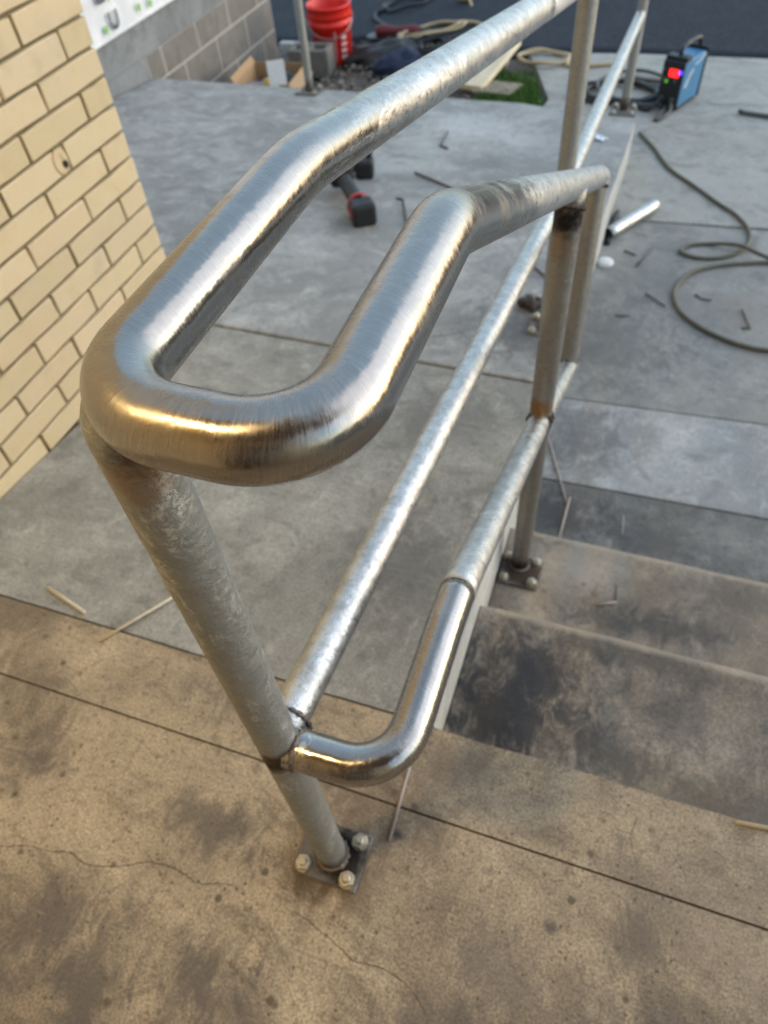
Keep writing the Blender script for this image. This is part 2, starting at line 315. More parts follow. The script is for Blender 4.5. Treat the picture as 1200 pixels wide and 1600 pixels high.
BURN = (0.045, 0.026, 0.014); STRAW = (0.42, 0.24, 0.10); BLACK = (0.012, 0.010, 0.010)
M['loop'] = steel('brushed_steel', 0.13, 0.28, 0.2, galv_y=0.56)
M['lowloop'] = steel('polished_steel', 0.14, 0.27, 0.2, base=(0.38, 0.365, 0.35))
M['galv'] = galv('galvanised_pipe', 0.02)
M['palegalv'] = galv('matt_galvanised_pipe', 0.25, 0.7, tint=(0.62, 0.63, 0.63))
M['post'] = galv('weathered_galvanised_post', 0.16, 0.7, tint=(0.25, 0.258, 0.24), patches=0.6,
    heat=[(-0.205, 0.180, 0.895, 0.034, 0.95, BURN), (-0.222, 0.182, 0.872, 0.026, 0.55, (0.26, 0.15, 0.07)), (-0.237, 0.207, 0.45, 0.034, 0.8, (0.30, 0.18, 0.07)), (-0.225, 0.19, 0.45, 0.028, 0.9, BURN), (-0.245, 0.19, 0.435, 0.022, 0.8, BURN), (-0.237, 0.207, 0.02, 0.035, 0.8, BURN), (-0.19, 0.19, 0.775, 0.010, 0.7, (0.35, 0.13, 0.03))])
M['stairpost'] = galv('brushed_raw_post', 0.10, 0.9, tint=(0.25, 0.232, 0.205),
    heat=[(-0.110, 1.0, 0.235, 0.03, 0.85, (0.30, 0.16, 0.06)), (-0.105, 1.02, 0.19, 0.035, 0.95, BURN), (-0.105, 1.02, 0.605, 0.04, 0.95, BLACK), (-0.115, 1.0, 0.565, 0.03, 0.35, (0.28, 0.17, 0.08)), (-0.105, 1.02, -0.28, 0.04, 0.95, BURN), (-0.1, 1.45, 0.08, 0.05, 0.8, (0.45, 0.2, 0.05))])
M['farpost'] = galv('far_galvanised_post', 0.15, 0.9, tint=(0.33, 0.33, 0.315), heat=[(-0.198, 3.80, -0.32, 0.06, 0.8, BURN), (-1.848, 3.79, -0.32, 0.06, 0.6, BURN)])
M['plate'] = galv('burnt_base_plate', 0.35, 0.05, tint=(0.060, 0.046, 0.034), spec=0.15, heat=[(-0.225, 0.21, 0.005, 0.05, 0.95, BLACK), (-0.095, 1.0, -0.3, 0.06, 0.8, BURN)])
M['weldbead'] = simple('weld_bead', (0.42, 0.40, 0.39), 0.32, 1.0, 0.5, 220, 0.6)
M['weldburn'] = simple('burnt_weld', (0.06, 0.042, 0.03), 0.55, 0.8, 0.6, 200, 0.8)
M['weldmix'] = simple('half_cleaned_weld', (0.20, 0.17, 0.15), 0.4, 0.9, 0.7, 120, 0.8)
M['bolt'] = simple('zinc_bolt', (0.44, 0.41, 0.34), 0.34, 1.0, 0.4, 150, 0.4)

# ------------------------------------------------------------------ mesh helpers
def link(o, parent=None):
    C.objects.link(o)
    if parent is not None: o.parent = parent
    return o
def mesh_obj(name, me, parent=None):
    return link(bpy.data.objects.new(name, me), parent)
def bm_obj(name, bm, mat, parent=None, smooth=False):
    me = bpy.data.meshes.new(name); bm.normal_update(); bm.to_mesh(me); bm.free()
    for m in (mat if isinstance(mat, (list, tuple)) else [mat]): me.materials.append(m)
    if smooth: me.polygons.foreach_set('use_smooth', [True] * len(me.polygons))
    return mesh_obj(name, me, parent)
def thing(name, label, cat, loc=(0, 0, 0), group=None):
    o = bpy.data.objects.new(name, None); C.objects.link(o); o.empty_display_size = 0.05
    o.location = loc; o['label'] = label; o['category'] = cat
    if group: o['group'] = group
    return o
def tag(o, label, cat, group=None):
    o['label'] = label; o['category'] = cat
    if group: o['group'] = group
    return o
def struct(o): o['kind'] = 'structure'; return o

def box(bm, x0, x1, y0, y1, z0, z1, bev=0.0, M4=None, seg=1):
    vs_ = [bm.verts.new((x, y, z)) for z in (z0, z1) for y in (y0, y1) for x in (x0, x1)]
    fs = [(0, 2, 3, 1), (4, 5, 7, 6), (0, 1, 5, 4), (2, 6, 7, 3), (0, 4, 6, 2), (1, 3, 7, 5)]
    faces = [bm.faces.new([vs_[i] for i in f]) for f in fs]
    if bev:
        ed = list({e for f in faces for e in f.edges})
        r = bmesh.ops.bevel(bm, geom=ed, offset=bev, segments=seg, affect='EDGES', profile=0.5)
        allv = list({v for f in r['faces'] for v in f.verts} | {v for f in faces if f.is_valid for v in f.verts})
    else: allv = vs_
    if M4 is not None:
        for v in allv: v.co = M4 @ v.co
    return allv

def prism(bm, poly, z0, z1f, bev=0.0):
    """poly: ccw (x,y) list; bottom z0; top z1f(x,y)"""
    b = [bm.verts.new((x, y, z0)) for x, y in poly]
    t = [bm.verts.new((x, y, z1f(x, y))) for x, y in poly]
    n = len(poly)
    bm.faces.new(b[::-1]); top = bm.faces.new(t); sides = []
    for i in range(n): sides.append(bm.faces.new((b[i], b[(i + 1) % n], t[(i + 1) % n], t[i])))
    if bev:
        bmesh.ops.bevel(bm, geom=list(top.edges), offset=bev, segments=2, affect='EDGES', profile=0.5)
    return top

def fillet(pts, radii, step=0.006):
    pts = [Vector(p) for p in pts]; out = [pts[0]]
    for i in range(1, len(pts) - 1):
        a, b, c = pts[i - 1], pts[i], pts[i + 1]; r = radii[i] if radii else 0
        d1 = (a - b).normalized(); d2 = (c - b).normalized()
        ang = d1.angle(d2)
        if r <= 0 or ang > PI - 0.01: out.append(b); continue
        tl = min(r / math.tan(ang / 2), (a - b).length * 0.49, (c - b).length * 0.49); r = tl * math.tan(ang / 2)
        bis = (d1 + d2).normalized(); cen = b + bis * (r / math.sin(ang / 2))
        p1 = b + d1 * tl - cen; p2 = b + d2 * tl - cen
        th = p1.angle(p2); n = max(4, int(th / 0.10))
        for k in range(n + 1):
            f = k / n
            out.append(cen + (p1 * math.sin((1 - f) * th) + p2 * math.sin(f * th)) / math.sin(th))
    out.append(pts[-1])
    res = [out[0]]
    for p in out[1:]:
        if (p - res[-1]).length > 1e-5: res.append(p)
    return res

def resample(pts, step):
    out = [pts[0]]
    for a, b in zip(pts, pts[1:]):
        n = max(1, int((b - a).length / step))
        for k in range(1, n + 1): out.append(a.lerp(b, k / n))
    return out

def tube(name, pts, r, mat, parent=None, seg=40, caps=(True, True), step=0.03, wob=0.0, hollow=0.0, rfun=None):
    pts = resample([Vector(p) for p in pts], step)
    bm = bmesh.new(); uvl = bm.loops.layers.uv.new('UVMap')
    T = []
    for i in range(len(pts)):
        a = pts[max(0, i - 1)]; b = pts[min(len(pts) - 1, i + 1)]; T.append((b - a).normalized())
    up = Vector((0, 0, 1)) if abs(T[0].z) < 0.9 else Vector((0, 1, 0))
    N = (up - T[0] * up.dot(T[0])).normalized()
    rings = []; L = [0.0]
    for i, p in enumerate(pts):
        if i:
            L.append(L[-1] + (p - pts[i - 1]).length)
            N = (N - T[i] * N.dot(T[i])).normalized()
        B = T[i].cross(N)
        ring = []
        for k in range(seg):
            a = 2 * PI * k / seg
            rr = r if rfun is None else rfun(L[i], a, r)
            if wob: rr *= 1 + wob * mnoise.noise(Vector((p.x * 40, p.y * 40 + a, p.z * 40)))
            ring.append(bm.verts.new(p + (N * math.cos(a) + B * math.sin(a)) * rr))
        rings.append(ring)
    for i in range(len(rings) - 1):
        for k in range(seg):
            k2 = (k + 1) % seg
            f = bm.faces.new((rings[i][k], rings[i][k2], rings[i + 1][k2], rings[i + 1][k])); f.smooth = True
            for lp, (u, v) in zip(f.loops, ((L[i], k / seg), (L[i], (k + 1) / seg), (L[i + 1], (k + 1) / seg), (L[i + 1], k / seg))): lp[uvl].uv = (u, v)
    for end, ring, s in ((0, rings[0], -1), (1, rings[-1], 1)):
        if not caps[end]: continue
        if hollow:
            c = sum((v.co for v in ring), Vector()) / seg; t_ = T[0] if end == 0 else T[-1]
            inner = [bm.verts.new(c + (v.co - c) * (1 - hollow)) for v in ring]
            deep = [bm.verts.new(v.co - t_ * s * r * 3) for v in inner]
            for k in range(seg):
                k2 = (k + 1) % seg
                for q in ((ring[k], ring[k2], inner[k2], inner[k]), (inner[k], inner[k2], deep[k2], deep[k])):
                    bm.faces.new(q if s > 0 else q[::-1])
            bm.faces.new(deep if s > 0 else deep[::-1])
        else:
            bm.faces.new(ring if s > 0 else ring[::-1])
    return bm_obj(name, bm, mat, parent)

def catmull(pts, n=6):
    pts = [Vector(p) for p in pts]; out = []
    for i in range(len(pts) - 1):
        p0 = pts[max(0, i - 1)]; p1 = pts[i]; p2 = pts[i + 1]; p3 = pts[min(len(pts) - 1, i + 2)]
        for k in range(n):
            t_ = k / n
            out.append(0.5 * ((2 * p1) + (p2 - p0) * t_ + (2 * p0 - 5 * p1 + 4 * p2 - p3) * t_ ** 2 + (3 * p1 - p0 - 3 * p2 + p3) * t_ ** 3))
    out.append(pts[-1]); return out

def weld_ring(name, cen, axis, R_, r, mat, parent, seg=46, seed=1, squash=1.0):
    """a lumpy rippled bead round a pipe"""
    axis = Vector(axis).normalized(); q = axis.to_track_quat('Z', 'Y').to_matrix()
    bm = bmesh.new(); rings = []
    rr = random.Random(seed)
    for i in range(seg):
        a = 2 * PI * i / seg; b = r * (0.8 + 0.25 * math.sin(i * 2.1) + 0.35 * (rr.random() - 0.5))
        ring = []
        for k in range(8):
            c = 2 * PI * k / 8
            p = Vector(((R_ + b * math.cos(c)) * math.cos(a), (R_ + b * math.cos(c)) * math.sin(a), b * math.sin(c) * squash))
            ring.append(bm.verts.new(Vector(cen) + q @ p))
        rings.append(ring)
    for i in range(seg):
        for k in range(8):
            bm.faces.new((rings[i][k], rings[(i + 1) % seg][k], rings[(i + 1) % seg][(k + 1) % 8], rings[i][(k + 1) % 8]))
    return bm_obj(name, bm, mat, parent, True)

def lathe(bm, prof, cen=(0, 0, 0), seg=20, M4=None):
    rings = []
    for (r, z) in prof:
        ring = []
        for k in range(seg):
            a = 2 * PI * k / seg; p = Vector((r * math.cos(a), r * math.sin(a), z))
            if M4 is not None: p = M4 @ p
            ring.append(bm.verts.new(p + Vector(cen)))
        rings.append(ring)
    for i in range(len(rings) - 1):
        for k in range(seg):
            bm.faces.new((rings[i][k], rings[i][(k + 1) % seg], rings[i + 1][(k + 1) % seg], rings[i + 1][k]))
    return rings

def grid_sheet(name, x0, x1, y0, y1, nx, ny, zf, mat, keep=None):
    bm = bmesh.new(); V = {}
    for j in range(ny + 1):
        for i in range(nx + 1):
            x = x0 + (x1 - x0) * i / nx; y = y0 + (y1 - y0) * j / ny
            V[i, j] = bm.verts.new((x, y, zf(x, y)))
    for j in range(ny):
        for i in range(nx):
            if keep is None or keep((x0 + (x1 - x0) * (i + .5) / nx), (y0 + (y1 - y0) * (j + .5) / ny)):
                bm.faces.new((V[i, j], V[i + 1, j], V[i + 1, j + 1], V[i, j + 1]))
    bmesh.ops.delete(bm, geom=[v for v in bm.verts if not v.link_faces], context='VERTS')
    return bm_obj(name, bm, mat, None, True)

def sstep(t): t = min(max(t, 0.0), 1.0); return t * t * (3 - 2 * t)
def gz(x, y): return -0.426 - 0.0185 * min(y, 7.5) - 0.27 * sstep((-x - 0.9) / 2.1)
def rz(x, y): return -0.1 * (y - 0.445)
def redge(y): return -0.155 + 0.027 * max(0, min(1, (y - 1.6) / 2.2))

# ================================================================== SETTING
# ground sheet (bare dirt), lies under everything and runs to the horizon
bm = bmesh.new()
xs = [-80, -30, -12, -6] + [-4 + 0.1 * i for i in range(0, 36)] + [0, 1, 3, 8, 30, 80]
ys = [-40, -12, -4, 0.0] + [3.0 + 0.1 * i for i in range(0, 46)] + [9, 12, 20, 50, 120]
gv = [[bm.verts.new((x, y, gz(x, y) - 0.02 + (0.03 * mnoise.noise(Vector((x * 3, y * 3, 0))) - 0.015 if -3.6 < x < -0.6 and 3.9 < y < 6.2 else 0))) for x in xs] for y in ys]
for j in range(len(ys) - 1):
    for i in range(len(xs) - 1): bm.faces.new((gv[j][i], gv[j][i + 1], gv[j + 1][i + 1], gv[j + 1][i]))
struct(bm_obj('ground', bm, M['dirt'], None, True))

# asphalt road: its near edge wanders
EDGE = [(-60, 6.2), (-3.4, 5.93), (-2.79, 5.90), (-2.38, 5.85), (-1.85, 5.68), (-1.50, 5.30), (-0.97, 5.05), (-0.24, 5.105), (0.5, 5.115), (3, 5.16), (60, 5.6)]
def edge_y(x):
    for (a, b) in zip(EDGE, EDGE[1:]):
        if a[0] <= x <= b[0]: return a[1] + (b[1] - a[1]) * (x - a[0]) / (b[0] - a[0])
    return 5.5
bm = bmesh.new(); rows = []
rx = [-60, -30, -12, -6] + [-4 + 0.06 * i for i in range(0, 92)] + [2, 4, 8, 20, 60]
off = [0.0, 0.012, 0.1, 0.3, 0.6, 1.0, 1.6, 2.4, 4, 8, 20, 60]
for k, d in enumerate(off):
    row = []
    for x in rx:
        y = edge_y(x) + d + (0.014 * mnoise.noise(Vector((x * 9, 0, 0))) if k < 3 else 0)
        row.append(bm.verts.new((x, y, gz(x, y) + (-0.03 if k == 0 else 0.012))))
    rows.append(row)
for a, b in zip(rows, rows[1:]):
    for i in range(len(rx) - 1): bm.faces.new((a[i], a[i + 1], b[i + 1], b[i]))
struct(bm_obj('road', bm, M['asphalt'], None, True))

# landing: two pours with a sawn joint between them, on a joint filler
landing = struct(bpy.data.objects.new('landing', None)); C.objects.link(landing)
bm = bmesh.new(); prism(bm, [(-1.262, -3.0), (2.2, -3.0), (2.2, 0.3105), (0.371, 0.3055), (-0.946, 0.3015), (-1.262, 0.3005)], -0.6, lambda x, y: 0.0, 0.0015)
bm_obj('slab', bm, M['landing'], landing)
def wob_edge(x, s): return 0.003 * mnoise.noise(Vector((x * 7, s, 0))) + 0.0015 * mnoise.noise(Vector((x * 30, s, 3)))
poly = [(-1.262, 0.3040), (-0.946, 0.3050), (0.371, 0.3090), (2.2, 0.3140)]
n = 110
for i in range(n + 1):
    x = 2.2 - (2.2 + 1.262) * i / n; poly.append((x, 0.4455 + wob_edge(x, 0)))
bm = bmesh.new(); prism(bm, poly, -0.6, lambda x, y: 0.0, 0.004)
bm_obj('slab', bm, M['landing'], landing)
bm = bmesh.new(); box(bm, -1.262, 2.2, 0.295, 0.32, -0.5, -0.007); bm_obj('joint_filler', bm, M['joint'], landing)

# hairline cracks as thin dark ribbons
def ribbon(name, pts, w, mat, parent, zoff=0.0006, zf=None, seed=0):
    rr = random.Random(seed); p = resample(catmull([Vector((x, y, 0)) for x, y in pts], 5), 0.006)
    bm = bmesh.new(); prev = None
    for i, q in enumerate(p):
        a = p[max(0, i - 1)]; b = p[min(len(p) - 1, i + 1)]; t_ = (b - a).normalized(); nn = Vector((-t_.y, t_.x, 0))
        ww = w * (0.35 + 0.9 * rr.random()) * min(1, i / 6 + 0.15, (len(p) - i) / 6 + 0.1)
        j = nn * (rr.random() - 0.5) * w * 1.6
        z = (zf(q.x, q.y) if zf else 0) + zoff
        cur = (bm.verts.new((q + j + nn * ww).to_tuple()[:2] + (z,)), bm.verts.new((q + j - nn * ww).to_tuple()[:2] + (z,)))
        if prev: bm.faces.new((prev[0], prev[1], cur[1], cur[0]))
        prev = cur
    return bm_obj(name, bm, mat, parent)
M['crack'] = simple('crack_shadow', (0.10, 0.078, 0.058), 0.95)
ribbon('crack', [(-0.80, 0.05), (-0.745, 0.054), (-0.706, 0.068), (-0.662, 0.074), (-0.631, 0.082), (-0.603, 0.076), (-0.571, 0.081), (-0.534, 0.095), (-0.505, 0.109), (-0.474, 0.114), (-0.442, 0.112), (-0.414, 0.107), (-0.38, 0.12), (-0.345, 0.121)], 0.0008, M['crack'], landing, seed=1)
ribbon('crack', [(-0.283, 0.116), (-0.253, 0.118), (-0.218, 0.108), (-0.185, 0.099), (-0.162, 0.090), (-0.144, 0.092), (-0.116, 0.094), (-0.092, 0.09), (-0.071, 0.082), (-0.047, 0.064), (-0.03, 0.03), (-0.02, -0.02)], 0.0006, M['crack'], landing, seed=2)
ribbon('crack', [(0.17, 0.42), (0.185, 0.40), (0.18, 0.37), (0.195, 0.33)], 0.0005, M['crack'], landing, seed=3)

# ramp: two slabs, the far one paler, sloping down from the landing, turning behind the brick wall
ramp = struct(bpy.data.objects.new('ramp', None)); C.objects.link(ramp)
def ramp_edge(y0, y1, n=20): return [(redge(y0 + (y1 - y0) * i / n), y0 + (y1 - y0) * i / n) for i in range(n + 1)]
bm = bmesh.new(); poly = []
for i in range(61):
    x = -1.262 + (redge(0.45) + 1.262) * i / 60; poly.append((x, 0.4515 + wob_edge(x, 0)))
poly += ramp_edge(0.452, 1.468, 8)[1:] + [(-1.262, 1.496)]
prism(bm, poly, -0.9, lambda x, y: rz(x, y) - 0.004, 0.004)
bm_obj('slab', bm, [M['ramp']], ramp)
bm = bmesh.new()
poly = ramp_edge(1.480, 3.655, 10) + [(-0.70, 3.840), (-2.885, 3.872), (-2.885, 1.62), (-1.60, 1.62), (-1.262, 1.6), (-1.262, 1.508)]
prism(bm, poly, -1.1, lambda x, y: rz(x, y) - 0.004, 0.006)
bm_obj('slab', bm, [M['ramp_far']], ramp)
bm = bmesh.new(); prism(bm, [(-1.262, 1.48), (redge(1.46) - 0.004, 1.455), (redge(1.49) - 0.004, 1.495), (-1.262, 1.525)], -0.6, lambda x, y: rz(x, y) - 0.016); bm_obj('joint_filler', bm, M['joint'], ramp)
ribbon('crack', [(-0.56, 1.60), (-0.522, 1.609), (-0.46, 1.64), (-0.416, 1.676), (-0.371, 1.726), (-0.34, 1.74)], 0.0012, M['crack'], ramp, zoff=-0.0030, zf=rz, seed=4)

# smooth formed face along the open side of the ramp
for (y0, y1, n) in ((0.4545, 1.4675, 12), (1.4805, 3.645, 14)):
    bm = bmesh.new(); e = ramp_edge(y0, y1, n)
    prism(bm, [(x + 0.0004, y) for x, y in e][::-1] + [(x + 0.0026, y) for x, y in e], -0.55, lambda x, y: rz(x, y) - 0.011)
    bm_obj('side_face', bm, M['side'], ramp)
# steps beside the ramp
steps = struct(bpy.data.objects.new('steps', None)); C.objects.link(steps)
for (ya, yb, z) in ((0.452, 0.793, -0.15), (0.797, 1.133, -0.30)):
    poly = [(redge(ya) + 0.003, ya), (2.2, ya)]
    for i in range(61):
        x = 2.2 + (redge(yb) + 0.003 - 2.2) * i / 60; poly.append((x, yb + wob_edge(x, z * 10)))
    bm = bmesh.new(); prism(bm, poly, -0.8, lambda x, y: z, 0.005); bm_obj('step', bm, M['step'], steps)

# pavement slabs to the right of the ramp
pave = struct(bpy.data.objects.new('pavement', None)); C.objects.link(pave)
def slab(yl0, yr0, yl1, yr1, mat):
    # straight joints given at x = -0.05 and x = 0.50
    f0 = lambda x: yl0 + (yr0 - yl0) * (x + 0.05) / 0.55; f1 = lambda x: yl1 + (yr1 - yl1) * (x + 0.05) / 0.55
    poly = [(redge(f0(-.15)) + 0.003, f0(-.15)), (6, f0(6)), (6, f1(6)), (redge(f1(-.15)) + 0.003, f1(-.15))]
    bm = bmesh.new(); prism(bm, poly, -0.9, lambda x, y: gz(0, y) + 0.006, 0.003); bm_obj('slab', bm, mat, pave)
slab(1.137, 1.137, 1.454, 1.466, M['slab_dark'])
slab(1.460, 1.472, 1.834, 1.864, M['slab_light'])
slab(1.838, 1.868, 3.048, 3.084, M['slab_mid'])
bm = bmesh.new()
prism(bm, [(redge(3.054) + 0.003, 3.054), (6, 3.5), (6, 4.9), (0.496, 4.403), (-0.3, 4.34), (-0.64, 4.31), (-0.68, 3.87), (-0.125, 3.675)], -0.9, lambda x, y: gz(0, y) + 0.006, 0.003)
bm_obj('slab', bm, M['slab_far'], pave)
bm = bmesh.new()
prism(bm, [(-0.64, 4.316), (-0.3, 4.346), (0.496, 4.409), (6, 4.906), (6, 5.35), (0.5, 5.108), (-0.24, 5.098), (-0.90, 5.04), (-0.80, 4.78)], -0.9, lambda x, y: gz(0, y) + 0.006, 0.003)
bm_obj('slab', bm, M['slab_far'], pave)

# ================================================================== BRICK WALL
XW = -1.265; PZ = 0.0618; Z0 = 0.0068; PY = 0.2205; JT = 0.0072
def brick_mesh(name, ly, lz, seed, lx=0.09):
    bm = bmesh.new(); box(bm, -lx, 0, -ly / 2, ly / 2, -lz / 2, lz / 2)
    bmesh.ops.subdivide_edges(bm, edges=[e for e in bm.edges if abs(e.verts[0].co.y - e.verts[1].co.y) > 0.01 and e.verts[0].co.x > -0.001 and e.verts[1].co.x > -0.001], cuts=3)
    ed = [e for e in bm.edges if len(e.link_faces) == 2 and e.calc_face_angle(0) > 0.5 and max(v.co.x for v in e.verts) > -0.01]
    bmesh.ops.bevel(bm, geom=ed, offset=0.0022, segments=1, affect='EDGES')
    rr = random.Random(seed)
    for v in bm.verts:
        if v.co.x > -0.02:
            v.co += Vector((0.0008 * rr.uniform(-1, 1), 0.0012 * rr.uniform(-1, 1), 0.0014 * rr.uniform(-1, 1)))
    me = bpy.data.meshes.new(name); bm.normal_update(); bm.to_mesh(me); bm.free(); me.materials.append(M['brick']); return me
FULL = [brick_mesh('brick', PY - JT, PZ - JT, s) for s in range(5)]
HALF = [brick_mesh('half_brick', 0.0985, PZ - JT, 20 + s) for s in range(2)]
wall = thing('brick_wall', 'cream brick wall at the left of the ramp, lit warm, with dark raked joints', 'brick wall', (XW, 0.4, 0))
bm = bmesh.new()
box(bm, -0.30, -0.0085, -2.9, 1.109, -0.62, 2.62)
bm_obj('mortar', bm, M['mortar'], wall)
lst = []
for r in range(-6, 42):
    zc = Z0 + PZ * (r + 0.5)
    if r < -4: pass
    a_row = (r % 2 == 1)
    # joints at 1.3025 - k*PY (a rows) or 1.414 - k*PY (others); wall ends at 1.5155
    if a_row:
        yc = 1.5155 - (PY - JT) / 2
    else:
        lst.append((r, 1.5155 - 0.0985 / 2, zc, True)); yc = 1.5155 - 0.0985 - JT - (PY - JT) / 2
    while yc > -2.3:
        lst.append((r, yc, zc, False)); yc -= PY
lst = [b for b in lst if b[2] + PZ / 2 > (rz(0, b[1]) if b[1] > 0.4 else 0.0) - 0.005]
lst.sort(key=lambda b: (b[1] - 1.0) ** 2 * 0.8 + (b[2] - 0.35) ** 2 * 2.2)
HOLE_BRICK = None
for i, (r, yc, zc, half) in enumerate(lst[:296]):
    me = rng.choice(HALF if half else FULL)
    o = mesh_obj('brick', me, wall); o.location = (rng.uniform(-0.0012, 0.0008), yc - 0.4, zc)
    o.rotation_euler = (rng.uniform(-.004, .004), 0, rng.uniform(-.004, .004))
bm = bmesh.new()
for (r, yc, zc, half) in lst[296:]:
    ly = (0.0985 if half else PY - JT); box(bm, -0.09, 0, yc - 0.4 - ly / 2, yc - 0.4 + ly / 2, zc - (PZ - JT) / 2, zc + (PZ - JT) / 2, 0.002)
# return face round the corner (towards the street)
for r in range(-10, 42):
    zc = Z0 + PZ * (r + 0.5); x = -0.094 - JT if r % 2 else -0.094 - JT - 0.1
    k = 0
    while x > -1.6:
        w = PY - JT; box(bm, x - w, x, 1.02, 1.1155, zc - (PZ - JT) / 2, zc + (PZ - JT) / 2, 0.002); x -= PY
o = bm_obj('bricks', bm, M['brick'], wall); o['kind'] = 'stuff'
bm = bmesh.new(); box(bm, -1.6, -0.301, 0.8, 1.109, -0.9, 2.62); bm_obj('mortar', bm, M['mortar'], wall)
# patched anchor hole in the brick
M['patch'] = simple('anchor_patch', (0.60, 0.47, 0.29), 0.85, var=0.12); M['hole'] = simple('hole_shade', (0.016, 0.012, 0.01), 0.95)
M['patchedge'] = simple('anchor_patch_rim', (0.36, 0.25, 0.12), 0.9)
Mh = Matrix.Translation((0.0, 1.274 - 0.4, 0.472)) @ Matrix.Rotation(PI / 2, 4, 'Y') @ Matrix.Scale(1.25, 4, (1, 0, 0))
bm = bmesh.new(); rg = lathe(bm, [(0.0225, -0.002), (0.0222, 0.0012), (0.020, 0.0016), (0.0072, 0.0018), (0.0065, 0.0012), (0.006, -0.0015)], (0, 0, 0), 28, Mh)
o = bm_obj('anchor_patch', bm, M['patch'], wall, True)
bm = bmesh.new(); rg = lathe(bm, [(0.0246, -0.002), (0.0242, 0.0011), (0.0222, 0.0011), (0.0219, -0.002)], (0, 0, 0), 28, Mh); bm_obj('anchor_patch_rim', bm, M['patchedge'], wall, True)
Mh2 = Matrix.Translation((0.0, 1.283 - 0.4, 0.462)) @ Matrix.Rotation(PI / 2, 4, 'Y')
bm = bmesh.new(); rg = lathe(bm, [(0.0088, 0.0006), (0.0085, 0.0024), (0.0075, 0.0024), (0.0001, 0.0018)], (0, 0, 0), 18, Mh2)
bm_obj('anchor_hole_shade', bm, M['hole'], wall, True)  # dark disc on the uncut brick, its colour is the hole's shade
M['green_plug'] = simple('green_wall_plug', (0.05, 0.16, 0.07), 0.6)
Mh3 = Matrix.Translation((0.0, 1.275 - 0.4, 0.502)) @ Matrix.Rotation(PI / 2, 4, 'Y')
bm = bmesh.new(); lathe(bm, [(0.004, -0.001), (0.0038, 0.0016), (0.0001, 0.002)], (0, 0, 0), 12, Mh3); bm_obj('wall_plug', bm, M['green_plug'], wall, True)

# ================================================================== FAR HOUSE WALL
CX = -2.9
house = thing('house_wall', 'far wall of white building wrap over a grey footing and bare concrete blocks', 'wall', (CX, 4.5, 0))
def wrap_mat():
    t = NT('white_house_wrap'); G = t.geo(); a = t.noise(G, 7, 5, 0.6, 0.8); b = t.noise(t.map(G, scale=(1, 1, 0.3)), 30, 3)
    c = t.mix(t.ramp(a, 0.3, 0.7), (0.66, 0.68, 0.71), (0.80, 0.81, 0.82))
    n = t.bump(a, 0.5, 0.03); n = t.bump(b, 0.3, 0.01, n)
    return t.fin(c, 0.55, 0, n)
M['wrap'] = wrap_mat(); M['print'] = simple('dark_print', (0.10, 0.11, 0.14), 0.6); M['greendot'] = simple('green_print', (0.20, 0.50, 0.10), 0.6)
bm = bmesh.new(); V = {}
for j in range(60):
    for i in range(90):
        y = -1.6 + 2.6 * i / 89; z = -0.055 + 2.6 * (j / 59) ** 2
        V[i, j] = bm.verts.new((0.012 + 0.010 * mnoise.noise(Vector((y * 6, z * 3, 1))) + 0.004 * mnoise.noise(Vector((y * 22, z * 8, 4))), y, z))
for j in range(59):
    for i in range(89): bm.faces.new((V[i, j], V[i + 1, j], V[i + 1, j + 1], V[i, j + 1]))
bm_obj('house_wrap', bm, M['wrap'], house, True)
bm = bmesh.new(); box(bm, -0.2, -0.012, -2.9, 1.0, -0.05, 2.55); bm_obj('sheathing', bm, M['block'], house)
bm = bmesh.new(); box(bm, -0.001, 0.019, -1.6, 1.0, -0.068, -0.054, 0.003); bm_obj('flashing_strip', bm, M['wrap'], house)
def glyph(name, strokes, y, z, s, w):
    bm = bmesh.new()
    for pts in strokes:
        pr = None; P_ = [Vector((0.0285, y + a * s, z + b * s)) for a, b in pts]
        for i, q in enumerate(P_):
            a = P_[max(0, i - 1)]; b = P_[min(len(P_) - 1, i + 1)]; t_ = (b - a).normalized(); nn = Vector((0, -t_.z, t_.y)) * w
            cur = [bm.verts.new(q + nn), bm.verts.new(q - nn)]
            if pr: bm.faces.new((pr[0], pr[1], cur[1], cur[0]))
            pr = cur
    return bm_obj(name, bm, M['print'], house)
U = [[(-0.5, 1.0), (-0.5, 0.25)] + [(-0.5 * math.cos(a), 0.25 - 0.5 * math.sin(a) * 0.9) for a in [0.3 * k for k in range(1, 11)]] + [(0.5, 0.25), (0.5, 1.0)]]
glyph('printed_letter', U, 3.655 - 4.5, -0.012, 0.062, 0.010)
glyph('printed_letter', [[(-0.5, 0), (-0.5, 1)], [(-0.5, 1), (0.5, 1)], [(-0.5, 0.5), (0.4, 0.5)], [(-0.5, 0.0), (0.5, 0.0)]], 3.60 - 4.5, 0.108, 0.062, 0.010)
for (y, z) in ((3.565, -0.012), (3.895, -0.002), (4.01, -0.012), (3.66, 0.11), (3.78, 0.12), (4.2, 0.11)):
    bm = bmesh.new(); lathe(bm, [(0.0145, 0.0285), (0.0001, 0.0287)], (0, 0, 0), 14, Matrix.Translation((0, y - 4.5, z)) @ Matrix.Rotation(PI / 2, 4, 'Y') @ Matrix.Scale(1.4, 4, (1, 0, 0))); bm_obj('printed_dot', bm, M['greendot'], house)
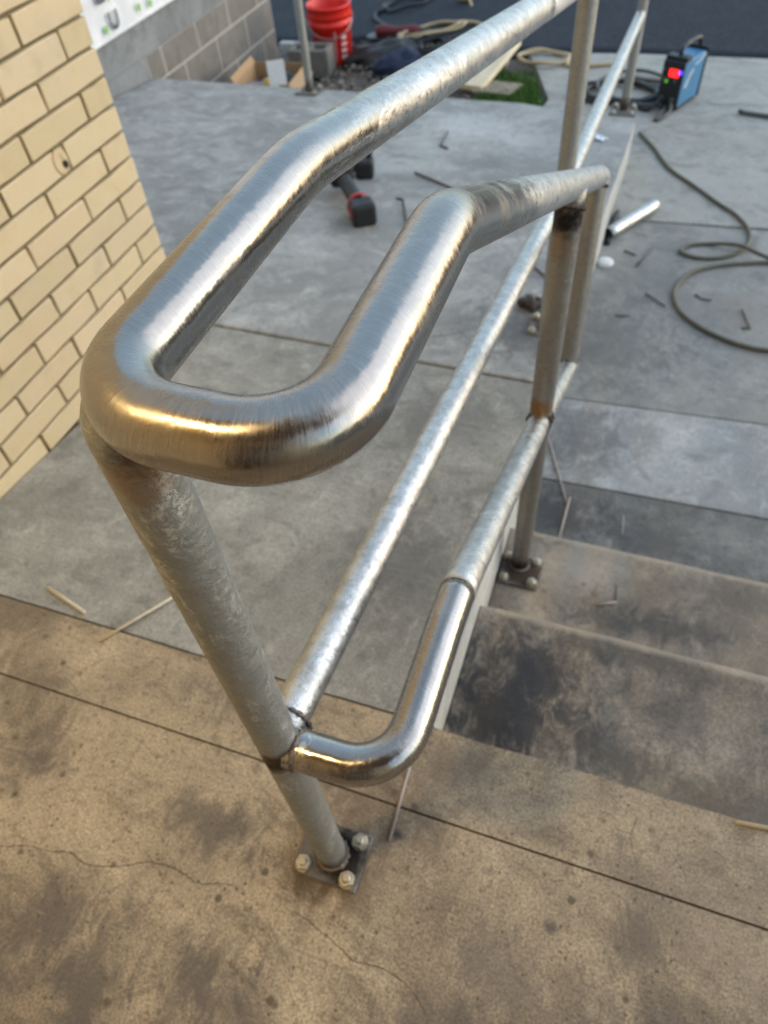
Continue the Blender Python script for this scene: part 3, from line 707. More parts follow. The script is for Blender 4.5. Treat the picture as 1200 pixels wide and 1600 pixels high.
# grey footing band, taller where it stands on the ramp
bm = bmesh.new(); box(bm, -0.2, 0.0, -2.9, 1.0, -0.232, -0.0685, 0.003); bm_obj('footing_band', bm, M['footing'], house)
bm = bmesh.new(); box(bm, -0.2, 0.0, -2.9, -0.632, -0.9, -0.2325, 0.003); bm_obj('footing_pier', bm, M['footing'], house)
bm = bmesh.new(); box(bm, -0.25, -0.002, -0.63, 0.992, -1.1, -0.2335); bm_obj('block_mortar', bm, M['blockmortar'], house)
BL = {}
for row in range(4):
    z1 = -0.236 - 0.2 * row + (0.0 if row == 0 else 0.045); z0 = z1 - (0.145 if row == 0 else 0.19)
    if row == 0: z0, z1 = -0.381, -0.236
    else: z1 = -0.391 - 0.2 * (row - 1); z0 = z1 - 0.19
    j = 4.03 if row % 2 == 0 else 4.24
    cuts = [3.869] + [y for y in [j - 0.42 + 0.42 * k for k in range(0, 6)] if 3.90 < y < 5.46] + [5.495]
    for a, b in zip(cuts, cuts[1:]):
        bm = bmesh.new(); box(bm, -0.19, 0.0, a + 0.006 - 4.5, b - 0.006 - 4.5, z0, z1, 0.003)
        for v in bm.verts: v.co.x += 0.001 * mnoise.noise(v.co * 9)
        bm_obj('concrete_block', bm, M['block'], house)

# ================================================================== ENTRANCE CANOPY above the landing (seen mirrored in the pipes)
M['soffit'] = simple('brown_soffit_paint', (0.24, 0.16, 0.095), 0.7, var=0.1)
can = thing('entrance_canopy', 'brown soffit of the entrance canopy over the landing, mirrored in the polished pipe', 'canopy', (0.3, -1.2, 2.62))
for k in range(9):
    bm = bmesh.new(); x0 = -1.6 + k * 0.4; box(bm, x0 + 0.003, x0 + 0.397, -0.56, 1.35, 0.0, 0.03, 0.004); bm_obj('soffit_panel', bm, M['soffit'], can)
bm = bmesh.new(); box(bm, -1.6, 2.0, -0.56, 1.35, 0.031, 0.25, 0.004); bm_obj('canopy_deck', bm, M['soffit'], can)
M['doorpaint'] = simple('brown_door_paint', (0.07, 0.045, 0.03), 0.4); M['entbrick'] = simple('shaded_brick_face', (0.42, 0.33, 0.21), 0.85, var=0.15)
ent = thing('entrance_wall', 'brick entrance wall with a brown double door behind the landing', 'wall', (0.3, -1.75, 0))
for (x0, x1, z0, z1) in ((-1.56, -0.9, 0, 2.6), (0.9, 2.4, 0, 2.6), (-0.899, 0.899, 2.15, 2.6)):
    bm = bmesh.new(); box(bm, x0, x1, -0.25, 0.0, z0, z1); bm_obj('wall_face', bm, M['entbrick'], ent)
for x0 in (-0.89, 0.005):
    bm = bmesh.new(); box(bm, x0, x0 + 0.885, -0.12, -0.07, 0.01, 2.14, 0.004); d1 = bm_obj('door', bm, M['doorpaint'], ent)
    bm = bmesh.new(); box(bm, (0.80 if x0 < -0.1 else 0.04) + x0, (0.83 if x0 < -0.1 else 0.07) + x0, -0.069, -0.03, 0.9, 1.2, 0.006); bm_obj('pull_handle', bm, M['bolt'], d1)
M['lampring'] = simple('lamp_trim', (0.7, 0.68, 0.64), 0.4)
def lamp_mat():
    t = NT('lit_lamp_diffuser'); t.fin((0.9, 0.85, 0.7), 0.5); t.put(t.b.inputs['Emission Color'], (1.0, 0.70, 0.31, 1)); t.put(t.b.inputs['Emission Strength'], 86.0); return t.m
M['lamp'] = lamp_mat()
lamp = thing('soffit_lamp', 'round warm soffit lamp lit over the landing, mirrored as a gold streak', 'lamp', (-1.0, -0.50, 2.62))
bm = bmesh.new(); lathe(bm, [(0.13, 0.0), (0.13, -0.012), (0.122, -0.016), (0.112, -0.014), (0.11, -0.002)], (0, 0, 0), 36); bm_obj('trim_ring', bm, M['lampring'], lamp, True)
bm = bmesh.new(); rg = lathe(bm, [(0.109, -0.006), (0.07, -0.011), (0.0005, -0.013)], (0, 0, 0), 36); bm_obj('diffuser', bm, M['lamp'], lamp, True)

# ================================================================== PIPE RAILING
RT = 0.0213
rail = thing('pipe_railing', 'welded pipe railing of brushed and galvanised steel with a rounded return at its near end', 'railing', (-0.237, 0.207, 0))
def sub(p): return Vector(p) - Vector((-0.237, 0.207, 0))
def rtube(name, pts, rads, mat, r=RT, **kw):
    P_ = fillet([sub(p) for p in pts], rads) if rads else [sub(p) for p in pts]
    return tube(name, P_, r, mat, rail, **kw)
S1 = -0.16
TL = lambda y: 0.923 + S1 * (y - 0.449)
TR = lambda y: 0.923 - 0.44 * (y - 0.395)
def xl(y): return -0.237 + (0.037) * min(1, max(0, (y - 0.45) / 1.3))
# return loop with the first lengths of both rails
rtube('return_bend', [(xl(0.80), 0.80, TL(0.80)), (-0.238, 0.452, 0.9235), (-0.238, 0.192, 0.923), (-0.1145, 0.192, 0.923), (-0.1145, 0.395, 0.923), (-0.1125, 0.66, TR(0.66))],
      [0, 0.34, 0.047, 0.047, 0.075, 0], M['loop'], seg=64, step=0.008, caps=(False, False))
rtube('top_rail', [(xl(0.80), 0.80, TL(0.80)), (xl(1.27), 1.27, TL(1.27))], None, M['galv'], seg=64, caps=(False, True))
rtube('top_rail', [(xl(1.27), 1.27, TL(1.27)), (-0.200, 1.75, TL(1.75)), (-0.198, 3.80, 0.56)], None, M['palegalv'], seg=32, r=RT * 1.03)
rtube('stair_rail', [(-0.1125, 0.66, TR(0.66)), (-0.103, 1.50, TR(1.50))], None, M['galv'], seg=40, caps=(False, True))
rtube('mid_rail', [(-0.237, 0.215, 0.458), (-0.200, 1.75, 0.283), (-0.2, 1.80, 0.279), (-0.2, 3.80, 0.06)], None, M['galv'], seg=32, step=0.02)
rtube('lower_return', [(-0.225, 0.207, 0.452), (-0.113, 0.209, 0.452), (-0.113, 0.385, 0.452), (-0.112, 0.44, 0.452 - 0.005)], [0, 0.058, 0.07, 0], M['lowloop'], seg=48, step=0.01)
MR = lambda y: 0.452 - 0.44 * (y - 0.425)
rtube('stair_mid_rail', [(-0.112, 0.436, MR(0.436)), (-0.105, 1.02, MR(1.02)), (-0.093, 1.43, MR(1.43))], None, M['galv'], r=RT * 0.985, seg=40, step=0.02)
rtube('post', [(-0.237, 0.207, 0.0), (-0.237, 0.207, 0.905), (-0.2365, 0.2075, 0.924)], None, M['post'], seg=48, step=0.004, rfun=lambda l, a, r: r if l < 0.895 else r * (1 - 0.45 * ((l - 0.895) / 0.03) ** 2))
rtube('stair_post', [(-0.105, 1.02, -0.30), (-0.105, 1.02, TR(1.02))], None, M['stairpost'], seg=32, step=0.02)
rtube('end_post', [(-0.103, 1.475, TR(1.475)), (-0.0945, 1.40, MR(1.40))], None, M['stairpost'], seg=32, step=0.02, r=RT * 0.96)
rtube('ramp_post', [(-0.2, 1.75, rz(0, 1.75) - 0.004), (-0.2, 1.75, TL(1.75))], None, M['farpost'], seg=28)
rtube('corner_post', [(-0.198, 3.80, rz(0, 3.80) - 0.004), (-0.198, 3.80, 0.56)], None, M['farpost'], seg=28)
rtube('far_post', [(-1.848, 3.79, rz(0, 3.79) - 0.004), (-1.848, 3.79, 0.56)], None, M['farpost'], seg=28)
rtube('far_top_rail', [(-0.198, 3.80, 0.56), (-2.85, 3.78, 0.56)], None, M['galv'], seg=24, step=0.2)
def ring(cen, axis, R_, r, mat, seed, **kw): return weld_ring('weld_bead', sub(cen), axis, R_, r, mat, rail, seed=seed, **kw)
ring((-0.233, 0.233, 0.456), (0.02, 1, -0.12), RT * 0.97, 0.0030, M['weldmix'], 2)
ring((-0.214, 0.207, 0.452), (1, 0, 0), RT * 0.97, 0.0034, M['weldmix'], 3)
ring((-0.112, 0.4375, 0.4475), (0, 1, -0.40), RT * 0.985, 0.0013, M['weldbead'], 4, squash=1.6)
ring((-0.105, 1.02, 0.617), (0, 0.45, 1), RT * 1.02, 0.0035, M['weldburn'], 5)
ring((-0.105, 1.006, 0.200), (0, 1, -0.44), RT * 0.97, 0.005, M['weldburn'], 6)
ring((-0.104, 1.036, 0.184), (0, 1, -0.44), RT * 0.97, 0.005, M['weldburn'], 7)
ring((-0.0965, 1.41, 0.04), (0, 0.1, 1), RT, 0.004, M['weldburn'], 8)
ring((-0.103, 1.472, 0.432), (0, 0.45, 1), RT, 0.004, M['weldburn'], 9)
ring((-0.2, 1.735, 0.285), (0, 1, -0.1), RT * 1.05, 0.004, M['weldbead'], 10)
def base(cx, cy, cz, hw, hd, tz, plate_mat, pc=None, tilt=0.0, seed=0, bolts=None):
    pc = pc or (cx, cy)
    bm = bmesh.new(); box(bm, -hw, hw, -hd, hd, 0, tz, 0.0018, Matrix.Translation(sub((pc[0], pc[1], cz))) @ Matrix.Rotation(tilt, 4, 'X'))
    pl = bm_obj('base_plate', bm, plate_mat, rail)
    weld_ring('weld_bead', sub((cx, cy, cz + tz + 0.002)), (0, 0, 1), RT * 1.04, 0.0055, M['weldmix'], pl, seed=30 + seed)
    for i, (bx, by) in enumerate(bolts):
        bm = bmesh.new(); c = sub((pc[0] + bx, pc[1] + by, cz + tz))
        # washer, hex nut and rounded stud end with thread rings
        lathe(bm, [(0.0001, 0.0022), (0.0125, 0.0022), (0.0128, 0.0), (0.0128, 0.0022)], c, 20)
        M6 = Matrix.Rotation(seed + i * 0.7, 4, 'Z')
        lathe(bm, [(0.0116, 0.0022), (0.0122, 0.0032), (0.0122, 0.0092), (0.0108, 0.0108), (0.0064, 0.0109)], c, 6, M6)
        lathe(bm, [(0.0066, 0.0100), (0.0066, 0.0118), (0.0054, 0.0126), (0.0066, 0.0136), (0.0054, 0.0146), (0.0064, 0.0156), (0.0050, 0.0172), (0.0026, 0.0174), (0.0001, 0.0170)], c, 16)
        b = bm_obj('anchor_bolt', bm, M['bolt'], pl)
base(-0.237, 0.207, 0.0, 0.051, 0.041, 0.008, M['plate'], pc=(-0.238, 0.2085), seed=2, bolts=[(0.035, 0.027), (0.034, -0.028), (-0.036, -0.027), (-0.035, 0.028)])
base(-0.105, 1.02, -0.30, 0.0485, 0.044, 0.008, M['plate'], pc=(-0.1, 1.0), seed=3, bolts=[(0.034, 0.034), (0.034, -0.028), (-0.034, 0.034), (-0.034, -0.03)])
tl = math.atan(-0.1)
base(-0.198, 3.80, rz(0, 3.79) - 0.005, 0.062, 0.062, 0.009, M['plate'], pc=(-0.2, 3.79), seed=4, tilt=tl, bolts=[(0.042, 0.042), (0.042, -0.042), (-0.042, 0.042), (-0.042, -0.042)])
base(-1.848, 3.79, rz(0, 3.785) - 0.005, 0.062, 0.062, 0.009, M['plate'], pc=(-1.848, 3.785), seed=5, tilt=tl, bolts=[(0.042, 0.042), (0.042, -0.042), (-0.042, 0.042), (-0.042, -0.042)])
base(-0.2, 1.75, rz(0, 1.75) - 0.005, 0.05, 0.05, 0.008, M['plate'], seed=6, tilt=tl, bolts=[(0.034, 0.034), (0.034, -0.034), (-0.034, 0.034), (-0.034, -0.034)])

# ================================================================== SMALL THINGS ON THE GROUND
M['strip'] = simple('pale_strip', (0.56, 0.50, 0.38), 0.7, var=0.2, scale=60)
M['rod'] = simple('grey_rod', (0.36, 0.33, 0.31), 0.5, 0.3, 0.2, 60)
M['wire'] = simple('dull_wire', (0.13, 0.115, 0.105), 0.6, 0.4)
def stick(name, pts, r, mat, label, cat, group=None, square=True, zf=None):
    P_ = [Vector((x, y, (zf(x, y) if zf else 0) + r + 0.0005)) if len(p) == 2 else Vector(p) for p in pts for (x, y) in [p[:2]]]
    o = tube(name, P_, r, mat, None, seg=4 if square else 8, step=0.5)
    return tag(o, label, cat, group)
rzz = lambda x, y: rz(x, y) - 0.004
stick('flat_strip', [(-0.979, 0.493), (-0.866, 0.463)], 0.0042, M['strip'], 'short straight pale strip lying on the ramp, left of the near post', 'strip', zf=rzz)
bm = bmesh.new(); 
o = stick('bent_strip', [(-0.772, 0.600, -0.014), (-0.716, 0.547, -0.003), (-0.80, 0.414, 0.0045)], 0.0036, M['strip'], 'pale bent strip resting across the landing edge behind the near post', 'strip')
stick('flat_strip', [(-0.163, 0.253), (-0.170, 0.43)], 0.0026, M['rod'], 'thin straight grey rod lying on the tan landing beside the near base plate', 'rod')
o = stick('thin_rod', [(-0.160, 1.69, gz(0, 1.69) + 0.01), (-0.032, 1.372, gz(0, 1.37) + 0.01)], 0.0032, M['rod'], 'long thin rod on the pavement behind the stair post', 'rod')
stick('thin_rod', [(-0.028, 1.395, gz(0, 1.39) + 0.012), (-0.031, 1.21, gz(0, 1.21) + 0.012)], 0.0034, M['rod'], 'shorter rod meeting the long thin rod at its tip', 'rod')
pv = lambda x, y: gz(0, y) + 0.0065
stick('nail', [(0.126, 1.372), (0.131, 1.30)], 0.002, M['rod'], 'single nail lying on the sooty pavement below the last step', 'nail', zf=pv)
stick('nail', [(0.088, 0.959, -0.2965), (0.132, 0.979, -0.2965)], 0.003, M['rod'], 'small bright nail on the lower step right of the stair base plate', 'nail')
stick('nail', [(0.128, 1.03, -0.2975), (0.13, 0.985, -0.2975)], 0.0015, M['wire'], 'small dark nail pointing away on the lower step', 'nail')
stick('flat_strip', [(0.325, 0.440, 0.0035), (0.52, 0.462, 0.0045)], 0.0035, M['strip'], 'pale strip lying on the landing edge at the far right', 'strip')
G1 = 'thin dark offcuts scattered on the far ramp'
stick('wire_offcut', [(-0.938, 2.805), (-0.715, 2.664)], 0.005, M['wire'], 'long straight dark offcut on the ramp right of the cordless tool', 'offcut', G1, zf=rzz)
stick('wire_offcut', [(-0.927, 2.533), (-0.897, 2.528), (-0.799, 2.285)], 0.0045, M['wire'], 'hooked dark offcut on the ramp between the tool and the return bend', 'offcut', G1, zf=rzz)
stick('wire_offcut', [(-0.945, 3.334), (-0.924, 3.137), (-0.882, 3.113)], 0.005, M['wire'], 'bent offcut on the pale patch at the far part of the ramp', 'offcut', G1, zf=rzz)
stick('wire_offcut', [(-0.30, 2.107), (-0.231, 2.027)], 0.004, M['wire'], 'short dark offcut between the mid rail and the stair post', 'offcut', G1, zf=rzz)
G2 = 'dark offcuts scattered on the pavement'
stick('wire_offcut', [(-0.043, 2.791), (0.003, 2.765)], 0.004, M['wire'], 'short dark offcut just under the loose pipe', 'offcut', G2, zf=pv)
stick('wire_offcut', [(0.07, 2.50), (0.146, 2.432)], 0.0035, M['wire'], 'dark offcut left of the lower cord loop', 'offcut', G2, zf=pv)
stick('wire_offcut', [(0.065, 2.841), (0.015, 2.681)], 0.004, M['wire'], 'long faint offcut right of the white cap', 'offcut', G2, zf=pv)
stick('wire_offcut', [(0.247, 2.535), (0.27, 2.512), (0.305, 2.512)], 0.0035, M['wire'], 'curved offcut inside the lower cord loop', 'offcut', G2, square=False, zf=pv)
stick('wire_offcut', [(0.412, 2.476), (0.442, 2.362), (0.413, 2.359)], 0.0035, M['wire'], 'hook shaped offcut inside the lower cord loop', 'offcut', G2, zf=pv)
stick('wire_offcut', [(-0.02, 2.33), (0.03, 2.34)], 0.003, M['wire'], 'short offcut near the stair rail end', 'offcut', G2, zf=pv)
M['lump'] = simple('slag', (0.06, 0.05, 0.045), 0.8, 0.2, 0.5, 90, 0.8)
bm = bmesh.new()
for k in range(7):
    s = rng.uniform(0.012, 0.026); c = Vector((-0.262 + rng.uniform(-.03, .03), 1.86 + rng.uniform(-.03, .03), rz(0, 1.86) + s * 0.5))
    r_ = bmesh.ops.create_icosphere(bm, subdivisions=1, radius=s, matrix=Matrix.Translation(c))
    for v in r_['verts']: v.co = c + (v.co - c) * rng.uniform(0.6, 1.2)
tag(bm_obj('debris_pile', bm, M['lump']), 'little heap of dark metal scraps on the ramp behind the stair post', 'scraps')
# shiny strap with holes near the corner post
M['shiny'] = simple('zinc_strap', (0.75, 0.77, 0.80), 0.25, 1.0)
bm = bmesh.new(); Mx = Matrix.Translation((-0.283, 3.40, rz(0, 3.40) + 0.002)) @ Matrix.Rotation(-0.55, 4, 'Z') @ Matrix.Rotation(tl, 4, 'X')
for k in range(5): box(bm, -0.06 + k * 0.024, -0.06 + k * 0.024 + 0.012, -0.018, 0.018, 0, 0.005, 0.001, Mx)
box(bm, -0.0615, 0.0615, 0.0081, 0.019, 0.0002, 0.0055, 0.001, Mx); box(bm, -0.0615, 0.0615, -0.019, -0.0081, 0.0002, 0.0055, 0.001, Mx)
tag(bm_obj('slotted_strap', bm, M['shiny']), 'small shiny slotted metal strap lying on the ramp near the corner post', 'metal strap')
# loose pipe offcut and its neighbours
M['darkin'] = simple('pipe_inside_shade', (0.01, 0.01, 0.011), 0.9)
pz = gz(0, 3.0) + 0.006
pp = thing('pipe_offcut', 'short loose galvanised pipe lying on the pavement right of the stair rail', 'pipe', (-0.124, 2.872, pz))
tube('pipe_body', [(0, 0, 0.0265), (0.160, 0.274, 0.0265)], 0.0265, M['galv'], pp, seg=28, hollow=0.14)
d_ = Vector((0.160, 0.274, 0)).normalized(); q_ = d_.to_track_quat('Z', 'Y').to_matrix().to_4x4()
bm = bmesh.new(); lathe(bm, [(0.0222, 0.0), (0.0001, 0.0002)], (0, 0, 0), 24, Matrix.Translation(Vector((0, 0, 0.0265)) + d_ * 0.004) @ q_); bm_obj('bore_shade', bm, M['darkin'], pp)  # black disc just inside the mouth, painted shade of the pipe's inside
stick('black_bar', [(-0.118, 2.82, pz + 0.012), (-0.11, 3.09, pz + 0.012)], 0.012, simple('black_steel', (0.015, 0.015, 0.016), 0.5), 'black bar lying beside the loose galvanised pipe', 'bar')
M['white'] = simple('white_plastic', (0.72, 0.72, 0.71), 0.5)
bm = bmesh.new(); lathe(bm, [(0.0001, 0.0), (0.031, 0.0), (0.033, 0.004), (0.031, 0.012), (0.026, 0.016), (0.0001, 0.017)], (-0.105, 2.68, gz(0, 2.68) + 0.006), 24)
tag(bm_obj('plastic_disc', bm, M['white'], None, True), 'round white cap on the pavement beside the end of the stair rail', 'cap')

# cords
def cord(name, pts, r, mat, label, cat, group=None, zf=pv, lift=None, seg=8):
    P_ = []
    for i, (x, y) in enumerate(pts):
        P_.append(Vector((x, y, zf(x, y) + r + (lift.get(i, 0) if lift else 0))))
    return tag(tube(name, catmull(P_, 6), r, mat, None, seg=seg, step=0.5), label, cat, group)
M['olive'] = simple('olive_cord', (0.115, 0.105, 0.075), 0.6, var=0.25); M['tan'] = simple('tan_cord', (0.46, 0.36, 0.21), 0.6); M['blackrub'] = simple('black_rubber', (0.018, 0.019, 0.021), 0.55); M['greyrub'] = simple('grey_rubber', (0.085, 0.09, 0.088), 0.6)
cord('hose', [(-0.110, 3.935), (-0.026, 3.774), (0.068, 3.559), (0.177, 3.418), (0.293, 3.265), (0.374, 3.167), (0.422, 3.052), (0.424, 2.949), (0.383, 2.864), (0.313, 2.808), (0.23, 2.794), (0.171, 2.825), (0.2, 2.882), (0.284, 2.912), (0.382, 2.889), (0.455, 2.841), (0.536, 2.803), (0.62, 2.76), (0.66, 2.80), (0.60, 2.84), (0.536, 2.826), (0.432, 2.797), (0.316, 2.751), (0.214, 2.666), (0.17, 2.533), (0.198, 2.411), (0.27, 2.327), (0.358, 2.272), (0.443, 2.245), (0.534, 2.239), (0.75, 2.20), (1.1, 2.3)],
     0.0078, M['olive'], 'olive cord looping twice across the pavement at the right', 'cord', lift={14: 0.019, 15: 0.019, 21: 0.0, 7: 0, 16: 0.012})
rd = cord('tip_rod', [(0.355, 4.285), (0.373, 4.262), (0.392, 4.258), (0.51, 4.231), (0.8, 4.17)], 0.011, M['greyrub'], 'grey pry bar tip lying on the pavement at the right edge', 'bar')

# welding machine
W0 = Vector((0.034, 4.269)); W1 = Vector((-0.070, 4.286)); Wd = Vector((0.095, 0.262)); WH = 0.236
fx = (W0 - W1); wl = 0.118; fx = fx.normalized(); fy = Vector((-fx.y, fx.x)); wd = 0.25
we = thing('welding_machine', 'blue and black welding machine with a red display standing on the pavement', 'welder', (W1.x, W1.y, gz(0, 4.3) + 0.006))
ax = math.atan2(fx.y, fx.x)
sh = Wd.normalized(); sk = Matrix(((fx.x, sh.x, 0.0, 0), (fx.y, sh.y, 0.0, 0), (0, 0, 1, 0), (0, 0, 0, 1)))
ang = math.atan2(-sh.x, sh.y); Mw = Matrix.Rotation((ax + ang) / 2 - 0.16, 4, 'Z')
M['wblue'] = simple('welder_blue', (0.05, 0.20, 0.37), 0.4, var=0.08); M['wblack'] = simple('welder_black', (0.010, 0.011, 0.013), 0.45, var=0.2)
def emit(name, col, st):
    t = NT(name); t.fin((0.05, 0.02, 0.02), 0.4); t.put(t.b.inputs['Emission Color'], (*col, 1)); t.put(t.b.inputs['Emission Strength'], st); return t.m
M['ered'] = emit('red_display', (1.0, 0.01, 0.01), 1.1); M['eblue'] = emit('blue_lamp', (0.06, 0.06, 1.0), 1.4); M['egreen'] = emit('green_lamp', (0.12, 0.5, 0.05), 0.4)
bm = bmesh.new(); box(bm, 0.004, wl - 0.004, 0.016, wd - 0.012, 0.012, WH - 0.012, 0.006, Mw); bm_obj('case', bm, M['wblue'], we)
bm = bmesh.new(); box(bm, 0, wl, 0, 0.0158, 0.004, WH - 0.004, 0.006, Mw); fp = bm_obj('front_panel', bm, M['wblack'], we)
bm = bmesh.new(); box(bm, 0, wl, wd - 0.0118, wd + 0.004, 0.004, WH + 0.004, 0.005, Mw); bm_obj('rear_panel', bm, M['wblack'], we)
bm = bmesh.new(); box(bm, 0.0, wl, 0.03, wd - 0.03, 0.0, 0.0118, 0.003, Mw); bm_obj('base_rail', bm, M['wblack'], we)
bm = bmesh.new(); box(bm, -0.001, wl + 0.001, 0.0161, 0.07, WH - 0.0118, WH + 0.012, 0.004, Mw); bm_obj('top_cover', bm, M['wblack'], we)
hp = [Mw @ Vector(p) for p in ((wl / 2, 0.05, WH - 0.004), (wl / 2, 0.055, WH + 0.035), (wl / 2, 0.10, WH + 0.045), (wl / 2, 0.2, WH + 0.045), (wl / 2, 0.25, WH + 0.035), (wl / 2, 0.262, WH - 0.004))]
tube('handle', fillet(hp, [0, .015, .015, .015, .015, 0]), 0.011, M['wblack'], we, seg=10)
bm = bmesh.new(); box(bm, wl * 0.36, wl * 0.80, -0.0026, 0.001, WH - 0.075, WH - 0.040, 0.002, Mw); bm_obj('display', bm, M['ered'], fp)
def knob(px, pz_, r, mat, name, ring_=False):
    bm = bmesh.new(); Mk = Mw @ Matrix.Translation((px, -0.0005, pz_)) @ Matrix.Rotation(PI / 2, 4, 'X')
    if ring_: lathe(bm, [(r, 0), (r, 0.003), (r * 0.55, 0.003), (r * 0.55, 0)], (0, 0, 0), 14, Mk)
    else: lathe(bm, [(r, 0), (r * 0.9, 0.009), (0.0001, 0.010)], (0, 0, 0), 14, Mk)
    bm_obj(name, bm, mat, fp, True)
knob(wl * 0.88, WH - 0.050, 0.0085, M['eblue'], 'indicator_lamp', True); knob(wl * 0.30, WH - 0.098, 0.0085, M['egreen'], 'indicator_lamp', True)
M['gknob'] = simple('grey_knob', (0.06, 0.06, 0.062), 0.5)
knob(wl * 0.14, WH - 0.085, 0.010, M['gknob'], 'knob'); knob(wl * 0.70, WH - 0.092, 0.010, M['gknob'], 'knob'); knob(wl * 0.14, WH - 0.045, 0.008, M['gknob'], 'knob')
knob(wl * 0.25, 0.055, 0.014, M['gknob'], 'cable_socket'); knob(wl * 0.75, 0.055, 0.014, M['gknob'], 'cable_socket')
M['wprint'] = simple('pale_print', (0.62, 0.66, 0.70), 0.5)
bm = bmesh.new()
for (ya, za, yb, zb, w_) in ((0.060, 0.10, 0.10, 0.165, 0.010), (0.085, 0.145, 0.125, 0.172, 0.007), (0.13, 0.188, 0.235, 0.212, 0.005)):
    a = Vector((wl - 0.0030, ya, za)); b = Vector((wl - 0.0030, yb, zb)); t_ = (b - a).normalized(); nn = Vector((0, -t_.z, t_.y)) * w_
    bm.faces.new([bm.verts.new(Mw @ q) for q in (a - nn, b - nn, b + nn, a + nn)])
bm_obj('side_print', bm, M['wprint'], we)
# welding leads coiled between the corner post and the machine
def coil(name, cx, cy, rx_, ry_, turns, r, mat, label, cat, group=None, zf=pv, seed=0, tail=None, jit=0.12, grow=0.0):
    rr = random.Random(seed); pts = []; nn = int(turns * 20)
    for i in range(nn + 1):
        a = 2 * PI * i / 20; k = 1 + jit * math.sin(a * 0.37 + seed) + jit * 0.6 * math.sin(a * 1.61 + seed * 2) + grow * i / nn
        x = cx + rx_ * k * math.cos(a) + 0.02 * math.sin(i * 0.31 + seed); y = cy + ry_ * k * math.sin(a)
        pts.append(Vector((x, y, zf(x, y) + r + 0.35 * r * (i / 20) + r * 0.5 * (1 + math.sin(i * 1.3)))))
    if tail:
        for p in tail: pts.append(Vector((p[0], p[1], (zf(p[0], p[1]) + r) if len(p) == 2 else p[2])))
    return tag(tube(name, catmull(pts, 3), r, mat, None, seg=8, step=0.5), label, cat, group)
zw = gz(0, 4.27) + 0.06
coil('welding_lead', -0.27, 4.42, 0.20, 0.14, 3, 0.011, M['blackrub'], 'thick black welding lead coiled behind the corner post', 'cable', seed=1, tail=[(-0.18, 4.30), (-0.10, 4.22), (-0.046, 4.262, zw)])
coil('welding_lead', -0.18, 4.50, 0.22, 0.20, 2, 0.010, M['greyrub'], 'grey welding lead looping up to the blue welding machine', 'cable', seed=4, tail=[(-0.05, 4.10), (0.01, 4.20), (0.008, 4.262, zw)], jit=0.2)
coil('tan_cord', -0.78, 4.90, 0.14, 0.12, 2, 0.011, M['tan'], 'loose tan extension cord coil at the edge of the far pavement', 'cord', seed=2, tail=[(-0.62, 4.80), (-0.45, 4.84), (-0.3, 4.9)], jit=0.1)
gzz = lambda x, y: gz(x, y) + 0.012
coil('tan_cord', -1.72, 5.62, 0.24, 0.11, 3, 0.011, M['tan'], 'tan extension cord coil on the asphalt edge right of the red bucket', 'cord', zf=gzz, seed=6, tail=[(-1.40, 5.65), (-1.25, 5.45), (-1.05, 5.1)], jit=0.1)
coil('black_hose', -2.21, 6.56, 0.20, 0.17, 1.6, 0.013, M['blackrub'], 'black hose loop lying on the asphalt right of the red bucket', 'hose', zf=gzz, seed=3, tail=[(-2.44, 6.50), (-2.40, 6.30), (-2.185, 5.981), (-2.05, 5.78)], jit=0.05)
# yellow plug end hanging over its cord on the asphalt
pl_ = thing('cord_plug', 'yellow green cord connector lying on the asphalt near the top edge', 'plug', (-1.665, 6.33, gz(-1.665, 6.33) + 0.012))
M['plugy'] = simple('yellow_plug', (0.50, 0.45, 0.10), 0.5)
bm = bmesh.new(); lathe(bm, [(0.0001, -0.11), (0.028, -0.105), (0.042, -0.06), (0.045, 0.03), (0.030, 0.07), (0.016, 0.11), (0.0001, 0.112)], (0, 0, 0.045), 18, Matrix.Rotation(-0.9, 4, 'Z') @ Matrix.Rotation(PI / 2, 4, 'Y')); bm_obj('plug_body', bm, M['plugy'], pl_, True)
tube('cord_end', catmull([Vector(p) for p in ((0.06, -0.08, 0.045), (0.11, -0.18, 0.012), (0.17, -0.32, 0.012), (0.20, -0.50, 0.012))], 5), 0.011, M['tan'], pl_, seg=8)

# red bucket
BX, BY = -2.41, 5.42; BZ = gz(BX, BY) - 0.005
M['red'] = simple('red_plastic', (0.75, 0.022, 0.012), 0.35, var=0.12, scale=8, bump=0.05); M['bwhite'] = simple('white_print', (0.75, 0.55, 0.52), 0.5); M['bail'] = simple('bail_wire', (0.5, 0.42, 0.42), 0.3, 0.8)
bk = thing('bucket', 'red plastic bucket standing on the gravel beside the asphalt', 'bucket', (BX, BY, BZ))
bm = bmesh.new(); lathe(bm, [(0.0001, 0.003), (0.128, 0.003), (0.132, 0.0), (0.136, 0.01), (0.147, 0.24), (0.155, 0.243), (0.155, 0.262), (0.149, 0.266), (0.149, 0.29), (0.158, 0.293), (0.158, 0.31), (0.150, 0.345), (0.159, 0.348), (0.160, 0.362), (0.152, 0.366), (0.147, 0.362), (0.143, 0.25), (0.13, 0.012), (0.0001, 0.012)], (0, 0, 0), 48); bm_obj('bucket_body', bm, M['red'], bk, True)
hp = []
for k in range(17):
    a = PI * k / 16; hp.append(Vector((math.cos(a) * 0.164, -math.sin(a) * 0.150 - 0.012, 0.285 - math.sin(a) * 0.10)))
tube('handle', [Matrix.Rotation(0.35, 3, 'Z') @ p for p in hp], 0.0032, M['bail'], bk, seg=6)
